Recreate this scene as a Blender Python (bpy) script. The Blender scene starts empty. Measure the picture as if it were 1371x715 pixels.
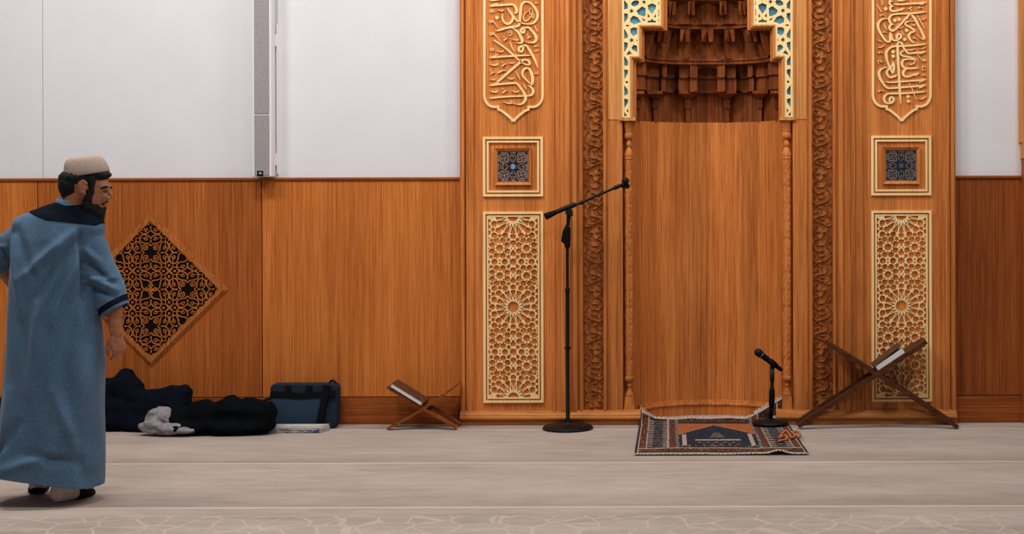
import bpy, bmesh, math, random
from mathutils import Vector, Matrix, noise
random.seed(7)
PI = math.pi
SC = bpy.context.scene
COL = SC.collection
# ---------------------------------------------------------------- camera model used for measuring the photograph
F = 1955.0; CX = 947.6; HY = 265.0; CAMY = -10.0; CAMZ = 1.55; RK = 0.0028
def unroll(px, py):
    return px - (py - HY) * RK, py + (px - CX) * RK
def P(px, py, Y=0.0):
    x, y = unroll(px, py)
    k = (Y - CAMY) / F
    return Vector(((x - CX) * k, Y, CAMZ - (y - HY) * k))
def PX(dx, Y=0.0):            # pixels from the niche axis -> metres
    return dx * (Y - CAMY) / F
def PZ(py, Y=0.0):            # pixel row on the axis -> height
    return CAMZ - (py - HY) * (Y - CAMY) / F
cam = bpy.data.cameras.new('camera'); camo = bpy.data.objects.new('camera', cam); COL.objects.link(camo)
camo.location = (0, CAMY, CAMZ); camo.rotation_euler = (PI / 2, RK, 0)
cam.sensor_width = 36.0; cam.lens = 36.0 * F / 1371.0
cam.shift_x = -(CX - 685.5) / 1371.0; cam.shift_y = -(357.5 - HY) / 1371.0
cam.clip_end = 100
SC.camera = camo

# ---------------------------------------------------------------- materials
def s2l(c):
    return tuple((v / 12.92 if v <= .04045 else ((v + .055) / 1.055) ** 2.4) for v in [x / 255 for x in c]) + (1.0,)
class NT:
    def __init__(self, name):
        self.m = bpy.data.materials.new(name); self.m.use_nodes = True
        self.t = self.m.node_tree; self.n = self.t.nodes; self.l = self.t.links
        self.b = self.n['Principled BSDF']; self.tc = None
    def node(self, typ, **kw):
        nd = self.n.new(typ)
        for k, v in kw.items():
            if k.startswith('i_'):
                nd.inputs[k[2:].replace('_', ' ')].default_value = v
            else: setattr(nd, k, v)
        return nd
    def link(self, a, b): self.l.new(a, b)
    def coords(self, scale=(1, 1, 1)):
        if not self.tc: self.tc = self.node('ShaderNodeTexCoord')
        mp = self.node('ShaderNodeMapping'); mp.inputs['Scale'].default_value = scale
        self.link(self.tc.outputs['Object'], mp.inputs['Vector']); return mp.outputs['Vector']
    def noise(self, scale, vec, detail=4, rough=.55):
        nd = self.node('ShaderNodeTexNoise'); nd.inputs['Scale'].default_value = scale
        nd.inputs['Detail'].default_value = detail; nd.inputs['Roughness'].default_value = rough
        self.link(vec, nd.inputs['Vector']); return nd.outputs['Fac']
    def ramp(self, fac, stops):
        nd = self.node('ShaderNodeValToRGB'); e = nd.color_ramp.elements
        while len(e) < len(stops): e.new(.5)
        for k, (p, c) in enumerate(stops): e[k].position = p; e[k].color = c if len(c) == 4 else s2l(c)
        self.link(fac, nd.inputs['Fac']); return nd.outputs['Color']
    def math(self, op, a, b=None, clamp=False):
        nd = self.node('ShaderNodeMath', operation=op, use_clamp=clamp)
        for k, v in enumerate((a, b)):
            if v is None: continue
            if isinstance(v, (int, float)): nd.inputs[k].default_value = v
            else: self.link(v, nd.inputs[k])
        return nd.outputs[0]
    def mix(self, fac, a, b, mode='MIX'):
        nd = self.node('ShaderNodeMix', data_type='RGBA', blend_type=mode)
        for idx, v in ((0, fac), (6, a), (7, b)):
            if isinstance(v, (int, float)): nd.inputs[idx].default_value = v
            elif isinstance(v, tuple): nd.inputs[idx].default_value = v
            else: self.link(v, nd.inputs[idx])
        return nd.outputs[2]
    def hsv(self, col, val):
        nd = self.node('ShaderNodeHueSaturation'); self.link(col, nd.inputs['Color'])
        if isinstance(val, (int, float)): nd.inputs['Value'].default_value = val
        else: self.link(val, nd.inputs['Value'])
        return nd.outputs['Color']
    def bump(self, h, strength=.2, dist=.002):
        nd = self.node('ShaderNodeBump'); nd.inputs['Strength'].default_value = strength; nd.inputs['Distance'].default_value = dist
        self.link(h, nd.inputs['Height']); self.link(nd.outputs['Normal'], self.b.inputs['Normal'])
    def out(self, col=None, rough=.5, spec=.3, metal=0.0, sheen=0):
        if col is not None:
            if isinstance(col, tuple): self.b.inputs['Base Color'].default_value = col
            else: self.link(col, self.b.inputs['Base Color'])
        self.b.inputs['Roughness'].default_value = rough; self.b.inputs['Specular IOR Level'].default_value = spec
        self.b.inputs['Metallic'].default_value = metal
        if sheen: self.b.inputs['Sheen Weight'].default_value = sheen
        return self.m

def wood(name, dark, mid, light, board=0.0, var=.18, axis='z', grain=1.0, rough=.5, spec=.12):
    t = NT(name)
    g = {'z': (70, 70, 1.3), 'x': (1.3, 70, 70)}[axis]
    g2 = {'z': (9, 9, .35), 'x': (.35, 9, 9)}[axis]
    g3 = {'z': (170, 170, 5), 'x': (5, 170, 170)}[axis]
    n1 = t.noise(1.0 * grain, t.coords(g), 5, .6)
    n2 = t.noise(1.0, t.coords(g2), 2, .5)
    n3 = t.noise(1.0, t.coords(g3), 3, .6)
    f = t.math('ADD', t.math('MULTIPLY', n1, .5), t.math('ADD', t.math('MULTIPLY', n2, .2), t.math('MULTIPLY', n3, .3)))
    col = t.ramp(f, [(.36, dark), (.5, mid), (.64, light)])
    if board:
        sx = t.node('ShaderNodeSeparateXYZ'); t.link(t.coords((1, 1, 1)), sx.inputs[0])
        fl = t.math('FLOOR', t.math('DIVIDE', sx.outputs[0], board))
        w = t.node('ShaderNodeTexWhiteNoise', noise_dimensions='1D'); t.link(t.math('ADD', fl, 3.3), w.inputs['W'])
        col = t.hsv(col, t.math('ADD', t.math('MULTIPLY', w.outputs['Value'], var), 1 - var / 2))
    t.bump(n3, .08, .001)
    return t.out(col, rough, spec)

M = {}
M['wood'] = wood('oiled_oak', (142, 76, 33), (190, 113, 55), (212, 136, 74))
M['wood_board'] = wood('oak_boards', (142, 75, 31), (190, 112, 54), (214, 137, 74), board=.118, var=.26)
M['wood_pale'] = wood('pale_oak', (164, 104, 52), (198, 134, 74), (220, 158, 94))
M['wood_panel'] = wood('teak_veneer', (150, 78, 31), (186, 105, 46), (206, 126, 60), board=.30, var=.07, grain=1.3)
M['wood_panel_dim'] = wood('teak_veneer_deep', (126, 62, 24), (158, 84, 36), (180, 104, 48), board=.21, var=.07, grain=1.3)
M['wood_panel_shaded'] = wood('teak_veneer_shaded', (98, 44, 16), (132, 66, 27), (154, 84, 38), board=.21, var=.07, grain=1.3)  # right wainscot: the weaker light on that side is darkened into the veneer colour
M['wood_pale_x'] = wood('pale_oak_moulding', (160, 94, 44), (190, 120, 62), (212, 144, 82), axis='x')
M['wood_base'] = wood('teak_skirting', (112, 52, 20), (144, 74, 32), (168, 94, 44), axis='x')
M['wood_vault_shaded'] = wood('vault_oak_shaded', (84, 40, 17), (124, 64, 29), (156, 88, 44), board=.05, var=.34)  # the niche's oak with the vault's shade worked into its colour
M['wood_carved'] = wood('carved_oak', (112, 58, 24), (152, 86, 40), (182, 112, 58))
M['maple'] = wood('maple_inlay', (226, 184, 120), (240, 204, 144), (248, 220, 168), rough=.5)
M['wood_stand'] = wood('walnut_stand', (88, 44, 20), (128, 68, 32), (154, 88, 46), axis='x')
M['wood_stand_dark'] = wood('dark_walnut_stand', (48, 25, 14), (76, 42, 24), (98, 58, 34), axis='x')

def plain(name, c, rough=.6, spec=.3, metal=0, var=.0, scale=60, bump=0, sheen=0):
    t = NT(name)
    if var:
        n = t.noise(scale, t.coords(), 4, .6)
        lo = tuple(v * (1 - var) for v in c); hi = tuple(min(255, v * (1 + var)) for v in c)
        col = t.ramp(n, [(.3, lo), (.7, hi)])
        if bump: t.bump(n, bump, .003)
    else: col = s2l(c)
    return t.out(col, rough, spec, metal, sheen)
M['plaster'] = plain('white_plaster', (216, 213, 217), .85, .1, var=.012, scale=3)
M['black_metal'] = plain('black_powder_coat', (8, 9, 10), .5, .22)
M['black_rubber'] = plain('black_rubber', (7, 8, 9), .7, .12)
M['black_cloth'] = plain('black_wool', (9, 11, 13), .95, .05, var=.25, scale=30, bump=.3)
M['navy_cloth'] = plain('navy_wool', (11, 15, 24), .95, .05, var=.25, scale=25, bump=.3)
M['grey_cloth'] = plain('grey_cotton', (130, 125, 128), .9, .1, var=.12, scale=40, bump=.3)
M['bag'] = plain('slate_nylon', (22, 33, 46), .75, .2, var=.14, scale=160, bump=.15)
M['bag_pocket'] = plain('blue_nylon', (28, 47, 64), .75, .2, var=.14, scale=160, bump=.15)
M['paper'] = plain('book_paper', (218, 208, 204), .8, .1, var=.05, scale=200)
M['leather'] = plain('brown_book_leather', (74, 46, 30), .55, .3, var=.3, scale=40, bump=.2)
M['dark_gap'] = plain('dark_backing', (20, 16, 14), .9, .05)
M['white_paint'] = plain('white_enamel', (226, 220, 222), .5, .3)
M['badge_mark'] = plain('badge_print', (150, 152, 158), .5, .3)
M['amber'] = plain('amber_beads', (158, 88, 40), .35, .5, var=.3, scale=90)

# ---------------------------------------------------------------- mesh building
class MB:
    def __init__(self): self.b = bmesh.new()
    def v(self, co): return self.b.verts.new(co)
    def face(self, vs, mi=0):
        try:
            f = self.b.faces.new(vs); f.material_index = mi; return f
        except ValueError: return None
    def box(self, lo, hi, mi=0, bev=0.0):
        x0, y0, z0 = lo; x1, y1, z1 = hi
        c = [(x0, y0, z0), (x1, y0, z0), (x1, y1, z0), (x0, y1, z0), (x0, y0, z1), (x1, y0, z1), (x1, y1, z1), (x0, y1, z1)]
        self.hexa(c, mi, bev)
    def hexa(self, c, mi=0, bev=0.0):
        vs = [self.v(p) for p in c]
        fs = [self.face([vs[i] for i in q], mi) for q in ((0, 3, 2, 1), (4, 5, 6, 7), (0, 1, 5, 4), (1, 2, 6, 5), (2, 3, 7, 6), (3, 0, 4, 7))]
        if bev:
            es = list({e for f in fs for e in f.edges})
            bmesh.ops.bevel(self.b, geom=es, offset=bev, segments=2, affect='EDGES', profile=.5)
    def prism_y(self, poly, y0, y1, mi=0, bev=0):      # polygon of (x, z) pushed from y0 (front) to y1 (back)
        n = len(poly)
        a = [self.v((p[0], y0, p[1])) for p in poly]; b = [self.v((p[0], y1, p[1])) for p in poly]
        fs = [self.face(a, mi), self.face(list(reversed(b)), mi)]
        for i in range(n): fs.append(self.face([a[i], b[i], b[(i + 1) % n], a[(i + 1) % n]], mi))
        if bev:
            es = list({e for f in fs if f for e in f.edges})
            bmesh.ops.bevel(self.b, geom=es, offset=bev, segments=2, affect='EDGES', profile=.5)
    def loft(self, rings, mi=0, cap=True, closed=True):
        vr = [[self.v(p) for p in r] for r in rings]
        n = len(vr[0])
        for a, b in zip(vr, vr[1:]):
            for i in range(n if closed else n - 1):
                self.face([a[i], a[(i + 1) % n], b[(i + 1) % n], b[i]], mi)
        if cap and closed:
            self.face(list(reversed(vr[0])), mi); self.face(vr[-1], mi)
        return vr
    def lathe(self, c, prof, seg=24, mi=0, axis=Vector((0, 0, 1))):   # prof: (radius, along)
        axis = Vector(axis).normalized(); u = axis.orthogonal().normalized(); w = axis.cross(u); c = Vector(c)
        self.loft([[c + axis * h + (u * math.cos(2 * PI * k / seg) + w * math.sin(2 * PI * k / seg)) * max(r, 1e-4) for k in range(seg)] for r, h in prof], mi)
    def tube(self, pts, rad, seg=10, mi=0, ell=None):
        pts = [Vector(p) for p in pts]; n = len(pts)
        rad = rad if isinstance(rad, (list, tuple)) else [rad] * n
        t0 = (pts[1] - pts[0]).normalized(); u = t0.orthogonal().normalized(); rings = []
        for i, p in enumerate(pts):
            t = ((pts[min(i + 1, n - 1)] - pts[max(i - 1, 0)])).normalized()
            u = (u - t * u.dot(t)).normalized(); w = t.cross(u)
            rings.append([p + (u * math.cos(2 * PI * k / seg) + w * math.sin(2 * PI * k / seg)) * rad[i] for k in range(seg)])
        self.loft(rings, mi)
    def ball(self, c, r, mi=0, rot=None, sub=3):
        r = r if isinstance(r, (list, tuple)) else (r, r, r)
        m = Matrix.Translation(Vector(c)) @ (rot.to_4x4() if rot else Matrix.Identity(4)) @ Matrix.Diagonal((*r, 1))
        g = bmesh.ops.create_icosphere(self.b, subdivisions=sub, radius=1, matrix=m)
        for v in g['verts']:
            for f in v.link_faces: f.material_index = mi
    def ribbon(self, pts, y0, y1, mi=0, steps=6, prj=None):    # (x, z, width) strokes standing proud of a wall
        q = smooth(pts, steps) if len(pts) > 2 else [Vector(p) for p in pts]
        L = []; R = []
        n = len(q)
        for i in range(n):
            t = Vector(((q[min(i + 1, n - 1)] - q[max(i - 1, 0)])[:2]))
            if t.length < 1e-9: t = Vector((1, 0))
            t.normalize(); nn = Vector((-t.y, t.x)) * max(q[i].z, 1e-5) * .5
            L.append((q[i].x + nn.x, q[i].y + nn.y)); R.append((q[i].x - nn.x, q[i].y - nn.y))
        fl = [self.v((p[0], y0, p[1])) for p in L]; fr = [self.v((p[0], y0, p[1])) for p in R]
        bl = [self.v((p[0], y1, p[1])) for p in L]; br = [self.v((p[0], y1, p[1])) for p in R]
        for i in range(n - 1):
            self.face([fl[i], fr[i], fr[i + 1], fl[i + 1]], mi)
            self.face([fl[i], fl[i + 1], bl[i + 1], bl[i]], mi); self.face([fr[i], br[i], br[i + 1], fr[i + 1]], mi)
        self.face([fl[0], bl[0], br[0], fr[0]], mi); self.face([fl[-1], fr[-1], br[-1], bl[-1]], mi)
    def build(self, name, mat, parent=None, smooth_shade=False, angle=None, fix=True):
        if fix: bmesh.ops.recalc_face_normals(self.b, faces=self.b.faces)
        me = bpy.data.meshes.new(name); self.b.to_mesh(me); self.b.free()
        return link(name, me, mat, parent, smooth_shade)
def wloc(o):
    v = Vector((0, 0, 0))
    while o: v += o.location; o = o.parent
    return v
def link(name, me, mat, parent=None, smooth_shade=False):
    for mm in (mat if isinstance(mat, (list, tuple)) else [mat]): me.materials.append(M[mm] if isinstance(mm, str) else mm)
    o = bpy.data.objects.new(name, me); COL.objects.link(o)
    if parent: o.parent = parent; me.transform(Matrix.Translation(-wloc(parent)))
    else:
        # the origin of a one-mesh thing goes to the middle of its base
        xs = [v.co for v in me.vertices]
        c = Vector(((min(v.x for v in xs) + max(v.x for v in xs)) / 2, (min(v.y for v in xs) + max(v.y for v in xs)) / 2, min(v.z for v in xs)))
        me.transform(Matrix.Translation(-c)); o.location = c
    if smooth_shade:
        me.shade_smooth()
    return o
def smooth_angle(o, deg=40):
    o.data.shade_smooth()
    b = bmesh.new(); b.from_mesh(o.data)
    for e in b.edges:
        if len(e.link_faces) == 2 and e.calc_face_angle(0) > math.radians(deg): e.smooth = False
    b.to_mesh(o.data); b.free(); return o
def smooth(pts, steps=6):
    pts = [Vector(p) for p in pts]; out = []
    n = len(pts)
    for i in range(n - 1):
        p0 = pts[i - 1] if i else pts[0] * 2 - pts[1]
        p1, p2 = pts[i], pts[i + 1]
        p3 = pts[i + 2] if i + 2 < n else pts[-1] * 2 - pts[-2]
        for k in range(steps):
            t = k / steps
            out.append(.5 * ((2 * p1) + (p2 - p0) * t + (2 * p0 - 5 * p1 + 4 * p2 - p3) * t * t + (3 * p1 - p0 - 3 * p2 + p3) * t ** 3))
    out.append(pts[-1]); return out
def thing(name, label, cat, loc, group=None):
    o = bpy.data.objects.new(name, None); COL.objects.link(o); o.location = loc; o.empty_display_size = .1
    return tag(o, label, cat, group)
def tag(o, label, cat, group=None):
    o['label'] = label; o['category'] = cat
    if group: o['group'] = group
    return o
def struct(o): o['kind'] = 'structure'; return o
def lab(o, label): o['label'] = label; return o
def evaluated_mesh(o):
    bpy.context.view_layer.update()
    dg = bpy.context.evaluated_depsgraph_get()
    me = bpy.data.meshes.new_from_object(o.evaluated_get(dg)); return me
def remesh(mb, voxel, it=4, fac=.5):
    me = bpy.data.meshes.new('tmp'); bmesh.ops.recalc_face_normals(mb.b, faces=mb.b.faces); mb.b.to_mesh(me); mb.b.free()
    o = bpy.data.objects.new('tmp', me); COL.objects.link(o)
    r = o.modifiers.new('r', 'REMESH'); r.mode = 'VOXEL'; r.voxel_size = voxel
    if it:
        s = o.modifiers.new('s', 'SMOOTH'); s.iterations = it; s.factor = fac
    out = evaluated_mesh(o); bpy.data.objects.remove(o); bpy.data.meshes.remove(me); return out
from mathutils.geometry import delaunay_2d_cdt
def inside(p, poly):
    c = False; n = len(poly); j = n - 1
    for i in range(n):
        a, b = poly[i], poly[j]
        if (a[1] > p[1]) != (b[1] > p[1]) and p[0] < (b[0] - a[0]) * (p[1] - a[1]) / (b[1] - a[1]) + a[0]: c = not c
        j = i
    return c
def fill_holes(outer, holes, y0, depth):   # a board in the XZ plane with cut-outs, front face at y0
    vs, es = [], []
    for poly in [outer] + list(holes):
        k = len(vs); n = len(poly); vs += [Vector((p[0], p[1])) for p in poly]; es += [(k + i, k + (i + 1) % n) for i in range(n)]
    V_, E_, F_ = delaunay_2d_cdt(vs, es, [], 0, 1e-6)[:3]
    boxes = [(min(p[0] for p in h), max(p[0] for p in h), min(p[1] for p in h), max(p[1] for p in h), h) for h in holes]
    b = bmesh.new(); bv = [b.verts.new((v.x, y0, v.y)) for v in V_]
    for f in F_:
        c = sum((V_[i] for i in f), Vector((0, 0))) / len(f)
        if not inside(c, outer) or any(q[0] <= c.x <= q[1] and q[2] <= c.y <= q[3] and inside(c, q[4]) for q in boxes): continue
        try: b.faces.new([bv[i] for i in f])
        except ValueError: pass
    g = bmesh.ops.extrude_face_region(b, geom=list(b.faces))['geom']
    for e in g:
        if isinstance(e, bmesh.types.BMVert): e.co.y += depth
    bmesh.ops.delete(b, geom=[v for v in b.verts if not v.link_faces], context='VERTS')
    bmesh.ops.recalc_face_normals(b, faces=b.faces)
    me = bpy.data.meshes.new('board'); b.to_mesh(me); b.free(); return me
def fbm(p, o=4): return noise.fractal(p, 1.0, 2.0, o)
# ================================================================ the room
def carpet():
    t = NT('prayer_hall_carpet')
    sx = t.node('ShaderNodeSeparateXYZ'); t.link(t.coords(), sx.inputs[0]); Y = sx.outputs[1]
    big = t.noise(1.0, t.coords((.8, 2.6, 1)), 4, .6); fine = t.noise(1.0, t.coords((110, 110, 110)), 3, .75); mid = t.noise(1.0, t.coords((4, 16, 4)), 4, .65)
    f = t.math('ADD', t.math('MULTIPLY', big, .4), t.math('ADD', t.math('MULTIPLY', fine, .32), t.math('MULTIPLY', mid, .28)))
    col = t.ramp(f, [(.32, (136, 119, 109)), (.5, (168, 152, 142)), (.68, (188, 173, 164))])
    # woven row bands: a darker stripe behind each row line, then the pale line itself
    ph = t.math('FRACT', t.math('DIVIDE', t.math('ADD', Y, 20 * 1.23 + .222), 1.23))      # 0 at each line, growing away from the camera
    band = t.math('MULTIPLY', t.math('SUBTRACT', 1.0, t.math('DIVIDE', ph, .30)), 1.0, clamp=True)
    col = t.mix(t.math('MULTIPLY', band, .38), col, s2l((120, 100, 90)))
    line = t.math('LESS_THAN', t.math('ABSOLUTE', t.math('SUBTRACT', ph, .0125)), .0105)
    col = t.mix(t.math('MULTIPLY', line, .8), col, s2l((212, 190, 172)))
    # net pattern in the front band
    nz = t.node('ShaderNodeTexNoise'); nz.inputs['Scale'].default_value = 5; t.link(t.coords(), nz.inputs['Vector'])
    av = t.node('ShaderNodeVectorMath', operation='MULTIPLY_ADD'); t.link(nz.outputs['Color'], av.inputs[0]); av.inputs[1].default_value = (.12, .12, 0); t.link(t.coords(), av.inputs[2])
    vo = t.node('ShaderNodeTexVoronoi', feature='DISTANCE_TO_EDGE'); vo.inputs['Scale'].default_value = 5.6; t.link(av.outputs[0], vo.inputs['Vector'])
    net = t.math('LESS_THAN', vo.outputs['Distance'], .034)
    zone = t.math('LESS_THAN', Y, -2.86)
    col = t.mix(t.math('MULTIPLY', t.math('MULTIPLY', net, zone), .42), col, s2l((206, 184, 166)))
    t.bump(fine, .5, .004)
    return t.out(col, .95, .05, sheen=.2)
M['carpet'] = carpet()
XL, XR, YB, WH = -9.0, 3.6, .05, 3.5
m = MB(); m.box((XL, -11, -.1), (XR, .55, 0)); fl = struct(m.build('floor', 'carpet'))
# keep the carpet coordinates in world space
fl.data.transform(Matrix.Translation(fl.location)); fl.location = (0, 0, 0)

ZT = PZ(237.4, .05)                # top of the wainscot
xs_seam = [XL, P(57, 100, .05).x, P(371, 100, .05).x, -1.68]
m = MB()
for a, b in zip(xs_seam, xs_seam[1:]): m.box((a + .0015, YB, ZT), (b - .0015, YB + .05, WH), bev=.002)
m.box((1.68, YB, ZT), (XR, YB + .05, WH))
m.box((XL, YB + .05, 0), (-1.68, YB + .15, WH)); m.box((1.68, YB + .05, 0), (XR, YB + .15, WH)); m.box((-1.68, .6, 0), (1.68, .7, WH))
struct(m.build('wall_back', 'plaster'))
# wainscot: veneered panels with open joints, a cap rail and a skirting board
ZS = PZ(530.6, .05)
def wainscot(name, seams, mats):
    for k, (a, b) in enumerate(zip(seams, seams[1:])):
        m = MB(); m.box((a + .003, YB - .018, ZS + .006), (b - .003, YB, ZT - .012), bev=.0015)
        struct(m.build(name, mats[k]))
lx = [XL, P(52, 400, .05).x, P(352, 400, .05).x, -1.66]
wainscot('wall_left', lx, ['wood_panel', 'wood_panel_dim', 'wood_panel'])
rx = [1.66, P(1366, 400, .05).x + .02, XR]
wainscot('wall_right', rx, ['wood_panel_shaded', 'wood_panel_shaded'])
for nm, a, b in (('trim_1', XL, -1.66), ('trim_2', 1.66, XR)):
    m = MB(); m.box((a, YB - .030, ZT - .012), (b, YB + .001, ZT + .006), bev=.003)
    struct(m.build(nm, 'wood_base'))
for nm, a, b in (('baseboard_left', XL, -1.66), ('baseboard_right', 1.66, XR)):
    m = MB(); m.box((a, YB - .018, 0), (b, YB, ZS), bev=.002)
    struct(m.build(nm, 'wood_base'))
# the corner pier at the far right of the photograph
px0 = P(1363.5, 300, .05).x
m = MB(); m.box((px0, -.03, ZT + .23), (px0 + .30, YB, WH), bev=.003)
struct(m.build('trim_3', 'wood_pale'))
m = MB(); m.box((px0 + .012, -.06, ZT + .12), (px0 + .32, YB, ZT + .23), bev=.004)
struct(m.build('trim_4', 'wood_pale'))
m = MB(); m.box((px0 + .02, -.045, 0), (px0 + .30, YB, ZT + .12), bev=.003)
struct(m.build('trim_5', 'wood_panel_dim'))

# ================================================================ light: ceiling fittings, added front fills and the room's own bounce
def area(name, loc, size, power, col=(1, .975, .94), rot=(0, 0, 0), sy=None):
    l = bpy.data.lights.new(name, 'AREA'); l.energy = power; l.color = col; l.shape = 'RECTANGLE'; l.size = size; l.size_y = sy or size
    o = bpy.data.objects.new(name, l); COL.objects.link(o); o.location = loc; o.rotation_euler = rot; return o
for lx_, ly_, lz_, pw in ((-4.7, -2.6, 5.3, 96), (-2.6, -2.5, 5.3, 84), (-.75, -1.35, 4.7, 33), (.75, -1.35, 4.7, 33), (2.6, -2.5, 5.3, 56)):      # a row of ceiling fittings along the wall
    area('overhead_light', (lx_, ly_, lz_), .9, pw, sy=.5, rot=(math.radians(12), 0, 0))
area('overhead_light', (-3.0, -5.2, 5.4), 1.6, 62, sy=.8, rot=(math.radians(14), 0, 0))  # front fill added overhead on the left, no fitting seen there
area('overhead_light', (1.2, -5.2, 5.4), 1.6, 70, sy=.8, rot=(math.radians(14), 0, 0))  # matching front fill on the right, also added
w = bpy.data.worlds.new('room_light'); SC.world = w; w.use_nodes = True
w.node_tree.nodes['Background'].inputs[0].default_value = (.93, .95, 1.0, 1); w.node_tree.nodes['Background'].inputs[1].default_value = .15
SC.view_settings.view_transform = 'Standard'; SC.view_settings.look = 'None'; SC.view_settings.gamma = 1; SC.view_settings.use_curve_mapping = False
SC.view_settings.exposure = 0.0
# ================================================================ the prayer niche (one built-in piece of joinery)
niche = thing('prayer_niche', 'tall carved wooden prayer niche with stepped vault, blue tile and pale inscriptions', 'prayer niche', (0, .2, 0))
ZTOP = 3.3
Z_CAP = 2.088
def mir(pts, s): return [(x * s, y) for x, y in pts]
def extrude_plan(m, pts, z0, z1, mi=0):
    for (a, b) in zip(pts, pts[1:]):
        va = [m.v((a[0], a[1], z0)), m.v((b[0], b[1], z0)), m.v((b[0], b[1], z1)), m.v((a[0], a[1], z1))]
        m.face(va, mi)
# ---- side panels: one moulded profile per flank, from the outer edge to the jamb
prof_px = [(616, .05), (616, -.006), (618, -.014), (622, -.014), (622.7, .008), (624, .008), (624.6, -.010), (627, -.013), (634, -.013), (635, .003), (636.6, .003), (637, 0),
           (739.5, 0), (740, -.022), (742.6, -.026), (744.6, -.012), (750, -.012), (751, -.024), (756, -.024), (757.2, -.034), (763, -.034), (764.4, -.012), (766, -.012), (767.2, -.022), (772, -.020), (773.4, .002), (775.6, .002), (776.2, -.012), (778, -.018), (780, -.014), (780.5, .014),
           (807.3, .014), (807.9, -.012), (809.4, -.017), (811.6, -.014), (812.2, .001), (814, .001), (814.5, -.006), (833, -.006), (833.6, -.002), (833.6, .13)]
prof = [(PX(x - CX), y) for x, y in prof_px]
for s in (1, -1):
    m = MB(); extrude_plan(m, mir(prof, s), .035, ZTOP)
    sp = m.build('side_panel', 'wood_board', niche)
# pale fillet boards above the column capitals
for s in (1, -1):
    x0, x1 = PX(815 - CX), PX(832 - CX)
    m = MB(); m.box((min(x0 * s, x1 * s), -.010, Z_CAP), (max(x0 * s, x1 * s), .0, ZTOP))
    lab(m.build('fillet', 'wood_pale', niche), 'pale oak fillet beside the stepped arch')
# ---- base moulding along the foot of both flanks
bprof = [(-.004, .098), (-.014, .096), (-.016, .088), (-.026, .086), (-.036, .070), (-.036, .064), (-.047, .058), (-.047, .046), (-.030, .040), (-.020, .037), (-.020, 0)]
def base_run(m, x0, x1, y=0.0):
    pr = [(y + .05, .098)] + [(y + a, z) for a, z in bprof] + [(y + .05, 0)]
    va = [m.v((x0, a, z)) for a, z in pr]; vb = [m.v((x1, a, z)) for a, z in pr]
    n = len(pr)
    for i in range(n): m.face([va[i], va[(i + 1) % n], vb[(i + 1) % n], vb[i]])
    m.face(va); m.face(list(reversed(vb)))
for s in (1, -1):
    m = MB(); a, b = PX(616 - CX) * s, PX(857 - CX) * s
    base_run(m, min(a, b), max(a, b)); m.build('base_molding', 'wood_pale_x', niche)
# ---- the polygonal niche wall below the vault
plan = [(-.588, .12), (-.535, .085), (-.487, .15), (-.362, .33), (-.137, .43), (.137, .43), (.362, .33), (.487, .15), (.535, .085), (.588, .12)]
plan = [(-.60, .075), (-.505, .080), (-.487, .15), (-.362, .33), (-.137, .43), (.137, .43), (.362, .33), (.487, .15), (.505, .080), (.60, .075)]
m = MB(); extrude_plan(m, plan, 0, Z_CAP)
top = [m.v((x, y, Z_CAP)) for x, y in plan] + [m.v((.60, .5, Z_CAP)), m.v((-.60, .5, Z_CAP))]; m.face(top)
m.build('niche_wall', 'wood_board', niche)
def offset_plan(pl, d):       # towards the camera side / inside of the niche
    out = []
    for i, (x, y) in enumerate(pl):
        a = Vector(pl[max(i - 1, 0)]); b = Vector(pl[min(i + 1, len(pl) - 1)]); t = (b - a).normalized(); n = Vector((t.y, -t.x))
        out.append((x + n.x * d, y + n.y * d))
    return out
m = MB()
inner = plan[2:-2]
skirt = [(0, .108), (.010, .108), (.013, .100), (.013, .093), (.022, .086), (.022, .074), (.012, .068), (.012, 0)]
rows = [[(x, y, z) for x, y in offset_plan(inner, d)] for d, z in skirt]
m.loft(rows, cap=False, closed=False)
m.build('niche_skirting', 'wood_board', niche)
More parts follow.
